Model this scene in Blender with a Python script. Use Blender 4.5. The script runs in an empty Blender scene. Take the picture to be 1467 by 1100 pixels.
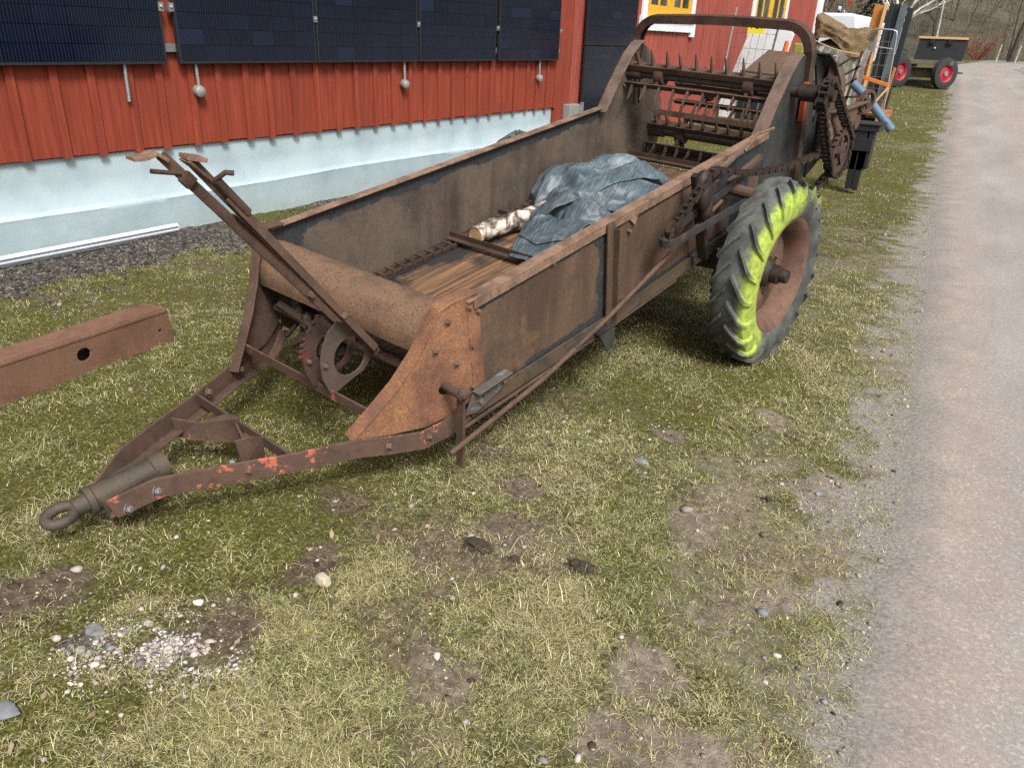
import bpy, math, random
import numpy as np
from mathutils import Vector, Matrix
from mathutils.geometry import tessellate_polygon
random.seed(7); rng = np.random.default_rng(11)
S = bpy.context.scene
COL = S.collection
R = math.radians

# ------------------------------------------------------------ camera
cam_d = bpy.data.cameras.new('camera'); cam = bpy.data.objects.new('camera', cam_d); COL.objects.link(cam)
CR = np.array([[0.83472714, 0.25815407, -0.48640218], [0.54928004, -0.32776089, 0.76867694], [0.03901347, -0.90880651, -0.41538979]])
M4 = Matrix.Identity(4)
for i in range(3):
    M4[i][0] = CR[i, 0]; M4[i][1] = -CR[i, 1]; M4[i][2] = -CR[i, 2]
M4[2][3] = 1.6
cam.matrix_world = M4
cam_d.sensor_width = 36; cam_d.lens = 1102 / 1467 * 36; cam_d.clip_end = 600; cam_d.clip_start = 0.05
S.camera = cam
CAM = np.array([0, 0, 1.6])

# ------------------------------------------------------------ world, sun, exposure
W = bpy.data.worlds.new('World'); S.world = W; W.use_nodes = True
wn = W.node_tree; bg = wn.nodes['Background']
sky = wn.nodes.new('ShaderNodeTexSky'); sky.sky_type = 'NISHITA'; sky.sun_disc = False
SUN_EL, SUN_AZ = R(48), R(128)      # azimuth measured clockwise from +Y
sky.sun_elevation = SUN_EL; sky.sun_rotation = SUN_AZ
sky.air_density = 1.0; sky.dust_density = 6.0; sky.ozone_density = 1.0
hs = wn.nodes.new('ShaderNodeHueSaturation'); hs.inputs['Saturation'].default_value = 0.45
wn.links.new(sky.outputs[0], hs.inputs['Color']); wn.links.new(hs.outputs[0], bg.inputs[0])
bg.inputs[1].default_value = 0.08
sd = bpy.data.lights.new('sun', 'SUN'); sun = bpy.data.objects.new('sun', sd); COL.objects.link(sun)
sd.energy = 1.8; sd.angle = R(15); sd.color = (1, .98, .955)
to = Vector((math.sin(SUN_AZ) * math.cos(SUN_EL), math.cos(SUN_AZ) * math.cos(SUN_EL), math.sin(SUN_EL)))
sun.rotation_euler = to.to_track_quat('Z', 'Y').to_euler()
S.view_settings.view_transform = 'Standard'; S.view_settings.look = 'None'
S.view_settings.exposure = 1.0; S.view_settings.gamma = 1
S.render.engine = 'CYCLES'
S.cycles.use_denoising = False
S.cycles.max_bounces = 6; S.cycles.transparent_max_bounces = 4

# ------------------------------------------------------------ small helpers
def srgb(h):
    h = h.lstrip('#'); o = []
    for i in (0, 2, 4):
        c = int(h[i:i + 2], 16) / 255
        o.append(c / 12.92 if c <= .04045 else ((c + .055) / 1.055) ** 2.4)
    return (*o, 1)

def V(*a): return np.array(a, float)
def nrm(a): a = np.asarray(a, float); return a / (np.linalg.norm(a) + 1e-12)

class MB:
    """collects geometry; build() links it as one mesh object"""
    def __init__(s, f=None): s.v = []; s.f = []; s.m = []; s.map = f; s.mi = 0
    def add(s, vs, fs):
        b = len(s.v); s.v += [tuple(map(float, p)) for p in vs]
        for q in fs: s.f.append([b + i for i in q]); s.m.append(s.mi)
    def box(s, c, d, ax=None):
        c = V(*c); ax = np.eye(3) if ax is None else np.asarray(ax, float)
        vs = [c + ax[0] * d[0] / 2 * i + ax[1] * d[1] / 2 * j + ax[2] * d[2] / 2 * k for i in (-1, 1) for j in (-1, 1) for k in (-1, 1)]
        s.add(vs, [(0, 1, 3, 2), (4, 6, 7, 5), (0, 4, 5, 1), (2, 3, 7, 6), (0, 2, 6, 4), (1, 5, 7, 3)])
    def bb(s, x0, x1, y0, y1, z0, z1): s.box(((x0 + x1) / 2, (y0 + y1) / 2, (z0 + z1) / 2), (abs(x1 - x0), abs(y1 - y0), abs(z1 - z0)))
    def bar(s, p, q, a, b, up=(0, 0, 1)):
        p, q = V(*p), V(*q); d = q - p; L = np.linalg.norm(d); x = d / L; z = V(*up) - x * (V(*up) @ x); z = nrm(z); y = np.cross(z, x)
        s.box((p + q) / 2, (L, a, b), (x, y, z))
    def tube(s, pts, r, n=8, cap=True):
        pts = [V(*p) for p in pts]; rs = r if hasattr(r, '__len__') else [r] * len(pts)
        ref = V(.31, .27, .91); vs = []; u = None
        for i, p in enumerate(pts):
            t = nrm((pts[min(i + 1, len(pts) - 1)] - pts[max(i - 1, 0)]))
            if u is None: u = nrm(np.cross(t, ref if abs(t @ nrm(ref)) < .95 else V(1, 0, 0)))
            else: u = nrm(u - t * (u @ t))
            w = np.cross(t, u)
            for k in range(n):
                a = 2 * math.pi * k / n; vs.append(p + rs[i] * (math.cos(a) * u + math.sin(a) * w))
        fs = [(i * n + k, i * n + (k + 1) % n, (i + 1) * n + (k + 1) % n, (i + 1) * n + k) for i in range(len(pts) - 1) for k in range(n)]
        if cap: fs += [tuple(range(n))[::-1], tuple((len(pts) - 1) * n + k for k in range(n))]
        s.add(vs, fs)
    def cyl(s, p, q, r, n=16, r2=None): s.tube([p, q], [r, r if r2 is None else r2], n)
    def ribbon(s, pts, a, b, up):
        """rectangular section a (sideways) x b (along up-ish) swept along pts"""
        pts = [V(*p) for p in pts]; vs = []
        for i, p in enumerate(pts):
            t = nrm(pts[min(i + 1, len(pts) - 1)] - pts[max(i - 1, 0)]); upi = V(*(up[i] if hasattr(up[0], '__len__') else up))
            z = nrm(upi - t * (upi @ t)); y = np.cross(z, t)
            for (j, k) in ((-1, -1), (1, -1), (1, 1), (-1, 1)): vs.append(p + y * a / 2 * j + z * b / 2 * k)
        n = 4; fs = [(i * n + k, i * n + (k + 1) % n, (i + 1) * n + (k + 1) % n, (i + 1) * n + k) for i in range(len(pts) - 1) for k in range(n)]
        fs += [(3, 2, 1, 0), tuple((len(pts) - 1) * n + k for k in range(n))]
        s.add(vs, fs)
    def prism(s, poly, vec, holes=()):
        """polygon (3D points, flat) pushed along vec; optional holes"""
        vec = V(*vec); loops = [[V(*p) for p in poly]] + [[V(*p) for p in h] for h in holes]
        flat = [p for l in loops for p in l]; n = len(flat)
        if holes: tris = [tuple(t) for t in tessellate_polygon([[Vector(p) for p in l] for l in loops])]
        else: tris = [tuple(range(n))]
        fs = [tuple(t) for t in tris] + [tuple(i + n for i in t)[::-1] for t in tris]; o = 0
        for l in loops:
            k = len(l)
            for i in range(k): fs.append((o + i, o + (i + 1) % k, n + o + (i + 1) % k, n + o + i))
            o += k
        s.add(flat + [p + vec for p in flat], fs)
    def lathe(s, prof, o, ax, n=32, close=False):
        o = V(*o); ax = nrm(ax); a = nrm(np.cross(ax, V(0, 0, 1) if abs(ax[2]) < .9 else V(1, 0, 0))); b = np.cross(ax, a); vs = []
        for (r, h) in prof:
            for k in range(n): t = 2 * math.pi * k / n; vs.append(o + ax * h + r * (math.cos(t) * a + math.sin(t) * b))
        m = len(prof); rg = range(m) if close else range(m - 1)
        s.add(vs, [(i * n + k, i * n + (k + 1) % n, ((i + 1) % m) * n + (k + 1) % n, ((i + 1) % m) * n + k) for i in rg for k in range(n)])
    def ball(s, c, r, n=6, sq=(1, 1, 1)):
        c = V(*c); vs = []; m = max(3, n // 2 + 1)
        for i in range(m + 1):
            ph = math.pi * i / m
            for k in range(n):
                t = 2 * math.pi * k / n; vs.append(c + r * V(math.sin(ph) * math.cos(t) * sq[0], math.sin(ph) * math.sin(t) * sq[1], math.cos(ph) * sq[2]))
        s.add(vs, [(i * n + k, i * n + (k + 1) % n, (i + 1) * n + (k + 1) % n, (i + 1) * n + k) for i in range(m) for k in range(n)])
    def grid(s, fn, nu, nv):
        vs = [fn(i / (nu - 1), j / (nv - 1)) for i in range(nu) for j in range(nv)]
        s.add(vs, [(i * nv + j, (i + 1) * nv + j, (i + 1) * nv + j + 1, i * nv + j + 1) for i in range(nu - 1) for j in range(nv - 1)])
    def build(s, name, mat, parent=None, loc=None, smooth=None, bevel=0, solid=0, **kw):
        v = np.array(s.v, float)
        if s.map: v = s.map(v)
        if parent is not None: org = WORLD.get(parent.name, V(0, 0, 0))
        else:
            org = V(*loc) if loc is not None else V(0, 0, 0)
        me = bpy.data.meshes.new(name); me.from_pydata([tuple(p) for p in (v - org)], [], s.f)
        for m in (mat if isinstance(mat, (list, tuple)) else [mat]): me.materials.append(m)
        if any(s.m): me.polygons.foreach_set('material_index', s.m)
        me.update()
        import bmesh
        bm = bmesh.new(); bm.from_mesh(me); bmesh.ops.recalc_face_normals(bm, faces=bm.faces); bm.to_mesh(me); bm.free()
        ob = bpy.data.objects.new(name, me); COL.objects.link(ob)
        if parent is not None: ob.parent = parent
        else: ob.location = org
        WORLD[ob.name] = org
        if solid:
            md = ob.modifiers.new('s', 'SOLIDIFY'); md.thickness = solid; md.offset = 0
        if bevel:
            md = ob.modifiers.new('b', 'BEVEL'); md.width = bevel; md.segments = 2; md.limit_method = 'ANGLE'; md.angle_limit = R(40)
        if smooth is not None:
            for p in me.polygons: p.use_smooth = True
            if smooth < 180: me.set_sharp_from_angle(angle=R(smooth))
        for k, x in kw.items(): ob[k] = x
        return ob
WORLD = {}
def thing(name, loc, label, cat, group=None):
    o = bpy.data.objects.new(name, None); COL.objects.link(o); o.location = loc; o.empty_display_size = .1
    o['label'] = label; o['category'] = cat
    if group: o['group'] = group
    WORLD[o.name] = V(*loc); return o
def tag(o, label, cat, group=None):
    o['label'] = label; o['category'] = cat
    if group: o['group'] = group
    return o
def copy_tree(o, parent=None):
    c = o.copy(); COL.objects.link(c)
    if parent: c.parent = parent
    for ch in [x for x in o.children]: copy_tree(ch, c)
    return c

# ------------------------------------------------------------ material kit
class MT:
    def __init__(s, name):
        s.mat = bpy.data.materials.new(name); s.mat.use_nodes = True; s.t = s.mat.node_tree; s.p = s.t.nodes['Principled BSDF']
        s.tc = s.t.nodes.new('ShaderNodeTexCoord'); s.co = s.tc.outputs['Object']
    def n(s, t): return s.t.nodes.new(t)
    def l(s, a, b): s.t.links.new(a, b)
    def mapping(s, scale=(1, 1, 1), rot=(0, 0, 0), loc=(0, 0, 0)):
        m = s.n('ShaderNodeMapping'); m.inputs['Scale'].default_value = scale; m.inputs['Rotation'].default_value = rot; m.inputs['Location'].default_value = loc
        s.l(s.co, m.inputs[0]); return m.outputs[0]
    def noise(s, sc, det=4, co=None, rough=.6, dist=0):
        m = s.n('ShaderNodeTexNoise'); m.inputs['Scale'].default_value = sc; m.inputs['Detail'].default_value = det; m.inputs['Roughness'].default_value = rough; m.inputs['Distortion'].default_value = dist
        s.l(co or s.co, m.inputs['Vector']); return m.outputs['Fac']
    def voro(s, sc, co=None, feat='F1', out='Distance'):
        m = s.n('ShaderNodeTexVoronoi'); m.feature = feat; m.inputs['Scale'].default_value = sc; s.l(co or s.co, m.inputs['Vector']); return m.outputs[out]
    def wave(s, sc, co, dist=0, det=2, dirn='X'):
        m = s.n('ShaderNodeTexWave'); m.bands_direction = dirn; m.inputs['Scale'].default_value = sc; m.inputs['Distortion'].default_value = dist; m.inputs['Detail'].default_value = det
        s.l(co, m.inputs['Vector']); return m.outputs['Fac']
    def ramp(s, f, stops):
        m = s.n('ShaderNodeValToRGB'); e = m.color_ramp.elements
        while len(e) < len(stops): e.new(.5)
        for i, (p, c) in enumerate(stops):
            e[i].position = p; e[i].color = c if not isinstance(c, str) else srgb(c)
        s.l(f, m.inputs[0]); return m.outputs[0]
    def step(s, f, a, b):
        k, w = (0, 0, 0, 1), (1, 1, 1, 1)
        return s.ramp(f, [(a, k), (b, w)] if a < b else [(b, w), (a, k)])
    def mix(s, f, a, b, mode='MIX'):
        m = s.n('ShaderNodeMix'); m.data_type = 'RGBA'; m.blend_type = mode
        for i, x in ((0, f), (6, a), (7, b)):
            if isinstance(x, (int, float)): m.inputs[i].default_value = x
            elif isinstance(x, str): m.inputs[i].default_value = srgb(x)
            elif isinstance(x, tuple): m.inputs[i].default_value = x
            else: s.l(x, m.inputs[i])
        return m.outputs[2]
    def math(s, op, a, b=0., c=None):
        m = s.n('ShaderNodeMath'); m.operation = op
        for i, x in enumerate((a, b)):
            if isinstance(x, (int, float)): m.inputs[i].default_value = x
            else: s.l(x, m.inputs[i])
        return m.outputs[0]
    def sep(s, co=None):
        m = s.n('ShaderNodeSeparateXYZ'); s.l(co or s.co, m.inputs[0]); return m.outputs
    def attr(s, name, out='Fac'):
        m = s.n('ShaderNodeAttribute'); m.attribute_name = name; return m.outputs[out]
    def bump(s, h, st=.3, d=.01):
        m = s.n('ShaderNodeBump'); m.inputs['Strength'].default_value = st; m.inputs['Distance'].default_value = d; s.l(h, m.inputs['Height'])
        if s.p.inputs['Normal'].is_linked: s.l(s.p.inputs['Normal'].links[0].from_socket, m.inputs['Normal'])
        s.l(m.outputs[0], s.p.inputs['Normal'])
    def done(s, col, rough=.8, metal=0., spec=None):
        if isinstance(col, str): s.p.inputs['Base Color'].default_value = srgb(col)
        elif isinstance(col, tuple): s.p.inputs['Base Color'].default_value = col
        else: s.l(col, s.p.inputs['Base Color'])
        if isinstance(rough, (int, float)): s.p.inputs['Roughness'].default_value = rough
        else: s.l(rough, s.p.inputs['Roughness'])
        s.p.inputs['Metallic'].default_value = metal
        if spec is not None: s.p.inputs['Specular IOR Level'].default_value = spec
        return s.mat

def plain(name, col, rough=.7, metal=0, var=.12, sc=12, bump=0):
    m = MT(name); f = m.noise(sc, 5)
    k = m.ramp(f, [(.25, (1 - var * 1.6,) * 3 + (1,)), (.75, (1 + var * .6,) * 3 + (1,))])
    c = m.mix(1., col, k, 'MULTIPLY')
    if bump: m.bump(m.noise(sc * 6, 3), bump, .004)
    return m.done(c, rough, metal)

def rusty(name, cols, sc=6, speck=.35, pits=None, rough=.85, paint=None, bump=.35, streak=None, edge=None, tone=(.76, .74, .71, 1)):
    """cols: dark -> light rust; paint: list of (colour, noise scale, lo, hi)"""
    m = MT(name)
    f = m.noise(sc, 7, rough=.68, dist=.3); n = len(cols)
    c = m.ramp(f, [(.28 + .44 * i / (n - 1), x) for i, x in enumerate(cols)])
    g = m.noise(sc * 22, 3, rough=.7)
    c = m.mix(speck, c, m.ramp(g, [(.3, '#2a1c14'), (.5, '#8a8078'), (.72, '#e0c0a0')]), 'OVERLAY')
    if streak:
        st = m.noise(1., 5, m.mapping(streak)); c = m.mix(m.math('MULTIPLY', m.step(st, .52, .66), .55), c, '#33251d')
    if edge:
        q = m.math('ADD', m.attr('paint'), m.math('MULTIPLY', m.math('SUBTRACT', m.noise(7, 6, rough=.7), .5), 1.3)); c = m.mix(m.step(q, .44, .52), c, m.ramp(g, [(.3, edge), (.7, '#3c4145')]))
    for i, (pc, ps, lo, hi) in enumerate(paint or []):
        pn = m.noise(ps, 6, m.mapping((1, 1, 1), (0, 0, 0), (3.1 * i + 1, 7.7 * i, 1.3)), rough=.7); c = m.mix(m.step(pn, lo, hi), c, pc)
    c = m.mix(1., c, tone, 'MULTIPLY')
    m.bump(g, bump, .003); m.bump(f, bump * .6, .006)
    if pits:
        pv = m.voro(pits, m.mapping((1, 1, 1))); pm = m.math('MULTIPLY', m.math('SUBTRACT', 1., m.step(pv, .16, .34)), m.step(m.noise(14, 3), .40, .55))
        c = m.mix(pm, c, '#3b2a20'); m.bump(m.math('SUBTRACT', 1., pm), .5, .003)
    return m.done(c, rough)

MAT = {}
MAT['rust_plate'] = rusty('rust_plate', ['#5a463c', '#735446', '#876450', '#9c7558', '#846656'], 5, .5, paint=[('#b0834e', 9, .64, .72), ('#6a4c48', 3, .56, .75)], tone=(.92, .87, .82, 1))
MAT['rust_rail'] = rusty('rust_rail', ['#665044', '#826a5a', '#a48a76', '#7c6656'], 8, .4, paint=[('#3a3230', 7, .66, .70)])
MAT['rust_flange'] = rusty('rust_flange', ['#564840', '#6e5e54', '#85736a', '#74625a'], 7, .4, paint=[('#5a3c34', 5, .62, .7)])
MAT['rust_side'] = rusty('rust_side', ['#4c4238', '#605041', '#725c49', '#685746', '#846a4e'], 3.2, .38, paint=[('#94744e', 2.4, .62, .78), ('#34383a', 3.6, .69, .72)], streak=(3, 3, .6), edge='#1f2428')
MAT['rust_inner'] = rusty('rust_inner', ['#48413b', '#60574e', '#72675c', '#665a4f'], 3, .3, paint=[('#6b4430', 2.5, .62, .75), ('#8d857a', 12, .69, .72)], streak=(4, 4, .8), rough=.7, edge='#23262b')
MAT['rust_dark'] = rusty('rust_dark', ['#2c231f', '#46362d', '#5f483a', '#4a3a30'], 8, .4)
MAT['rust_bar'] = rusty('rust_bar', ['#463a33', '#5e4c42', '#70594c', '#564840'], 9, .42, paint=[('#a8604c', 7, .69, .71)])
MAT['rust_barred'] = rusty('rust_barred', ['#4a3d36', '#645148', '#745c50', '#5c4c44'], 9, .42, paint=[('#c8725c', 13, .585, .63), ('#c06858', 5, .66, .69)])
MAT['rust_drum'] = rusty('rust_drum', ['#5c4a3d', '#77604f', '#8b705a', '#735d4d', '#86603f'], 4, .35, pits=95, bump=.4, paint=[('#a8683e', 2.6, .63, .76), ('#5c4a34', 2.2, .70, .78)])
MAT['rust_beam'] = rusty('rust_beam', ['#6a4e42', '#80604e', '#8c6c5a', '#775a4a'], 4, .3, bump=.25)
MAT['rust_quad'] = rusty('rust_quad', ['#4a4039', '#5f5249', '#6c5f56'], 6, .3, paint=[('#6a3634', 5, .62, .7)])
MAT['rust_quadred'] = rusty('rust_quadred', ['#3e322e', '#54403a', '#624842'], 6, .3, paint=[('#6e3432', 4, .56, .64)])
MAT['grease'] = rusty('grease', ['#17130f', '#2a211b', '#3d2f25', '#4d3a2b'], 14, .4, rough=.6)
MAT['greyblue'] = rusty('greyblue', ['#484440', '#5a5650', '#686660'], 8, .3, paint=[('#66767a', 10, .54, .60), ('#5a4a40', 9, .54, .58)], tone=(.9, .9, .9, 1))
MAT['black_panel'] = rusty('black_panel', ['#26292a', '#33383a', '#444846', '#3a3a36'], 4, .25, paint=[('#7a5c40', 2.6, .60, .72)], rough=.6, streak=(4, 4, .7))
MAT['sill'] = rusty('sill', ['#262a2b', '#3e3c36', '#5a5142', '#68563f', '#33383a'], 5, .35, paint=[('#232a30', 3.5, .6, .62)])
MAT['bolt'] = rusty('bolt', ['#5a4638', '#7a6656', '#8c7a6c'], 20, .3)
MAT['zinc'] = plain('zinc', '#a9adb0', .4, .7, .15, 30)
MAT['orange_paint'] = rusty('orange_paint', ['#7c3e2a', '#b84d2c', '#c8552f'], 12, .3)
MAT['dark_pipe'] = rusty('dark_pipe', ['#33302c', '#4a4640', '#5c5348', '#6b5a44'], 7, .35, rough=.7)

def rubber():
    m = MT('tyre_rubber'); f = m.noise(9, 6); c = m.ramp(f, [(.3, '#2f312f'), (.5, '#464845'), (.7, '#62645f')])
    c = m.mix(m.step(m.noise(2.2, 4), .56, .74), c, '#4a5348')
    x = m.attr('moss'); q = m.math('ADD', x, m.math('MULTIPLY', m.math('SUBTRACT', m.noise(14, 9, rough=.8), .5), 1.2))
    g = m.noise(30, 3)
    c = m.mix(m.step(q, .26, .85), c, m.ramp(g, [(.3, '#76883a'), (.5, '#94a644'), (.7, '#a8bc50')]))
    m.bump(g, .25, .003)
    return m.done(c, .85)
MAT['rubber'] = rubber()
MAT['rubber_far'] = plain('rubber_far', '#2c2d2e', .85)
MAT['rim'] = rusty('rim', ['#54423a', '#6e564a', '#86695a', '#785a4c'], 5, .4, paint=[('#84884c', 5, .68, .76), ('#7c463e', 3, .6, .7), ('#46342c', 7, .62, .68)])

def floorwood():
    m = MT('floor_planks'); s = m.sep(m.tc.outputs['UV'])   # u along the planks, v across
    u = m.n('ShaderNodeCombineXYZ'); m.l(s[0], u.inputs[0]); m.l(s[1], u.inputs[1]); co = u.outputs[0]
    mp = m.n('ShaderNodeMapping'); mp.inputs['Scale'].default_value = (2.5, 40, 1); m.l(co, mp.inputs[0])
    f = m.noise(1, 6, mp.outputs[0]); c = m.ramp(f, [(.3, '#352a21'), (.45, '#5f4834'), (.6, '#846243'), (.75, '#9a7654')])
    d = m.noise(5, 5, co)
    wet = m.math('ADD', m.math('MULTIPLY', m.math('SUBTRACT', s[1], .70), 4.), m.math('MULTIPLY', m.math('SUBTRACT', d, .5), 3.))
    c = m.mix(m.step(wet, .0, .5), c, '#1e1e1f')
    c = m.mix(m.math('MULTIPLY', m.step(d, .50, .64), .75), c, '#2e2722')
    m.bump(f, .4, .004); return m.done(c, .75)
MAT['floor'] = floorwood()

def tarp():
    m = MT('tarpaulin'); uv = m.tc.outputs['UV']
    a = m.wave(95, uv, .4, 2, 'Y'); f = m.noise(3.5, 5); mp = m.n('ShaderNodeMapping'); mp.inputs['Scale'].default_value = (6, 160, 1); m.l(uv, mp.inputs[0])
    b = m.noise(1, 3, mp.outputs[0])
    c = m.ramp(f, [(.3, '#343e43'), (.5, '#48545a'), (.7, '#5f6d73')])
    c = m.mix(m.math('MULTIPLY', m.step(b, .52, .75), .35), c, '#9fb0b6'); c = m.mix(m.math('MULTIPLY', m.step(b, .5, .25), .35), c, '#222b30')
    m.bump(a, .15, .002)
    for sc, st, dd in ((4, .8, .07), (11, .45, .03)):
        v = m.n('ShaderNodeTexVoronoi'); v.inputs['Scale'].default_value = sc; wv = m.n('ShaderNodeVectorMath'); nz = m.n('ShaderNodeTexNoise'); nz.inputs['Scale'].default_value = 4; m.l(m.co, nz.inputs['Vector']); sc_ = m.n('ShaderNodeVectorMath'); sc_.operation = 'SCALE'; sc_.inputs['Scale'].default_value = .25; m.l(nz.outputs['Color'], sc_.inputs[0]); m.l(m.co, wv.inputs[0]); m.l(sc_.outputs[0], wv.inputs[1]); m.l(wv.outputs[0], v.inputs['Vector']); m.bump(v.outputs['Distance'], st, dd)
    return m.done(c, .45)
MAT['tarp'] = tarp()
def birchbark():
    m = MT('birch_bark'); mp = m.mapping((9, 9, 9)); f = m.noise(1.6, 6, mp, dist=.5)
    c = m.ramp(f, [(.36, '#2c241f'), (.47, '#6e6054'), (.54, '#b4aa9e'), (.68, '#d6d0c6'), (.78, '#7a6c5e')]); m.bump(f, .9, .012); return m.done(c, .8)
MAT['birch'] = birchbark()

def redwood(name, base, dk, lt):
    m = MT(name); mp = m.mapping((14, 14, .7)); f = m.noise(2.2, 6, mp, rough=.65); g = m.noise(1.1, 4)
    c = m.ramp(f, [(.28, dk), (.5, base), (.75, lt)])
    c = m.mix(.35, c, m.ramp(g, [(.3, '#6a5a58'), (.7, '#a89a94')]), 'OVERLAY')
    k = m.noise(3, 4, m.mapping((26, 26, .5), loc=(4, 2, 0))); c = m.mix(m.step(k, .70, .74), c, '#2a100c')
    m.bump(f, .5, .004); return m.done(c, .85)
MAT['red'] = redwood('red_boards', '#8a3822', '#742c1b', '#a24a30')
MAT['red2'] = redwood('red_boards_pale', '#9c4a3c', '#7c3226', '#b4665a')  # paler, pinker red for the narrow boards beyond the corner boards

def foundation():
    m = MT('pale_blue_render'); f = m.noise(2.2, 6); g = m.noise(30, 4); z = m.sep()[2]
    c = m.ramp(f, [(.3, '#96a9b0'), (.5, '#a6b8be'), (.7, '#b2c2c8')])
    low = m.math('ADD', m.math('MULTIPLY', z, -3.2), m.math('MULTIPLY', m.noise(6, 6), 1.4))
    c = m.mix(m.math('MULTIPLY', m.step(low, .05, .75), .6), c, '#98a59e')
    sp = m.noise(26, 4, rough=.75); c = m.mix(m.math('MULTIPLY', m.step(sp, .70, .735), m.step(low, .0, .4)), c, '#4d5450')
    m.bump(g, .25, .004); m.bump(f, .25, .02); return m.done(c, .75)
MAT['foundation'] = foundation()

def solar():
    m = MT('solar_cells'); s = m.sep(m.tc.outputs['UV'])
    def line(x, n, w): return m.math('LESS_THAN', m.math('ABSOLUTE', m.math('SUBTRACT', m.math('FRACT', m.math('MULTIPLY', x, n)), .5)), w)
    fx = m.math('ABSOLUTE', m.math('SUBTRACT', m.math('FRACT', m.math('MULTIPLY', s[0], 6.)), .5)); gx = m.math('GREATER_THAN', fx, .485)
    fy = m.math('ABSOLUTE', m.math('SUBTRACT', m.math('FRACT', m.math('MULTIPLY', s[1], 20.)), .5)); gy = m.math('GREATER_THAN', fy, .475)
    gap = m.math('MAXIMUM', gx, gy)
    wires = line(s[0], 60., .10)
    cell = m.n('ShaderNodeCombineXYZ'); m.l(m.math('FLOOR', m.math('MULTIPLY', s[0], 6.)), cell.inputs[0]); m.l(m.math('FLOOR', m.math('MULTIPLY', s[1], 20.)), cell.inputs[1])
    oi = m.n('ShaderNodeObjectInfo'); m.l(oi.outputs['Random'], cell.inputs[2])
    wnz = m.n('ShaderNodeTexWhiteNoise'); m.l(cell.outputs[0], wnz.inputs['Vector'])
    c = m.ramp(wnz.outputs['Value'], [(0, '#0a0f1c'), (.9, '#0e1524'), (1, '#172034')])
    c = m.mix(m.math('MULTIPLY', wires, .5), c, '#2a3850'); c = m.mix(gap, c, '#04070d')
    return m.done(c, .16, 0, .35)
MAT['solar'] = solar()
MAT['panel_frame'] = plain('panel_frame', '#33373c', .45, .5, .1)
MAT['alu'] = plain('alu', '#8f9498', .4, .6, .12, 25)
MAT['conduit'] = plain('conduit', '#9a9c98', .5, .3, .2, 40)
MAT['white'] = plain('white_paint', '#d9dfe2', .55, 0, .07, 5)
MAT['white_body'] = plain('white_body', '#d4dadd', .3, 0, .05, 3)
MAT['yellow'] = plain('yellow_paint', '#d8a528', .5, 0, .1, 8)
MAT['sign_yellow'] = plain('sign_yellow', '#ddd32a', .5, 0, .04)
MAT['black'] = plain('black_plastic', '#1c1f22', .5, 0, .15)
MAT['ink'] = plain('black_ink', '#15150f', .6)
def glass():
    m = MT('window_glass'); f = m.noise(1.2, 3); return m.done(m.ramp(f, [(.35, '#1c2322'), (.6, '#4c5350'), (.8, '#777c78')]), .12, 0, .6)
MAT['glass'] = glass()
MAT['wood_orange'] = plain('wood_orange', '#b5773a', .6, 0, .15, 6)
MAT['wood_pale'] = plain('wood_pale', '#cfa878', .7, 0, .12, 8)
MAT['wood_grey'] = plain('wood_grey', '#6c6558', .85, 0, .2, 6)
MAT['charcoal'] = plain('charcoal_board', '#22282c', .5, 0, .15, 4)
MAT['charcoal_edge'] = plain('charcoal_edge', '#58656c', .5, 0, .15, 4)
MAT['blackboard'] = plain('tarred_board', '#1d1f22', .7, 0, .2, 5, .2)
MAT['redrim'] = plain('red_rim', '#a62436', .55, 0, .25)
MAT['pipe_blue'] = plain('pipe_blue', '#556c84', .6, 0, .2, 9)
MAT['roof'] = plain('roof_tiles', '#6c3c30', .8, 0, .2, 4)
MAT['green_cover'] = plain('green_cover', '#3a4638', .7, 0, .3, 7, .3)
def jute():
    m = MT('jute_netting'); f = m.noise(7, 6, rough=.7); v = m.voro(60, None, 'DISTANCE_TO_EDGE')
    c = m.ramp(f, [(.3, '#2e261c'), (.5, '#54442f'), (.68, '#735f43')]); c = m.mix(m.step(v, .14, .05), c, '#836f50')
    c = m.mix(m.step(m.noise(11, 4), .68, .72), c, '#c8bda8'); m.bump(f, .8, .02); return m.done(c, .95)
MAT['jute'] = jute()
def cloth():
    m = MT('mixed_cloth'); s = m.math('ADD', m.math('MULTIPLY', m.math('SUBTRACT', m.noise(2.6, 5, m.mapping((1.6, 1.6, .35)), dist=1.6), .5), 2.6), .5)
    c = m.ramp(s, [(.0, '#5d666a'), (.18, '#7c8790'), (.34, '#6c3f4c'), (.46, '#9a9a92'), (.58, '#4a4a48'), (.7, '#7a8068'), (.84, '#c0b8b0'), (1, '#883c40')])
    f = m.noise(12, 5); c = m.mix(.6, c, m.ramp(f, [(.3, '#3a3a3a'), (.7, '#c0c0c0')]), 'OVERLAY'); m.bump(f, .6, .02); return m.done(c, .9)
MAT['cloth'] = cloth()
def gingham():
    m = MT('red_checked_cloth'); s = m.sep(); a = m.math('GREATER_THAN', m.math('FRACT', m.math('MULTIPLY', s[0], 14.)), .5); b = m.math('GREATER_THAN', m.math('FRACT', m.math('MULTIPLY', s[2], 14.)), .5)
    return m.done(m.ramp(m.math('MULTIPLY', m.math('ADD', a, b), .5), [(0, '#d8d0cc'), (.5, '#b86a68'), (1, '#9c2a30')]), .9)
MAT['gingham'] = gingham()
def bark(name, a, b, c_): 
    m = MT(name); f = m.noise(3, 5, m.mapping((4, 4, 1))); return m.done(m.ramp(f, [(.3, a), (.5, b), (.72, c_)]), .95)
MAT['bark'] = bark('grey_bark', '#3c362e', '#5a5348', '#777064')
MAT['bark2'] = bark('brown_bark', '#463a2e', '#625242', '#7a6a56')
MAT['twig'] = bark('brown_twigs', '#4e483c', '#676052', '#827a68')
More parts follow.
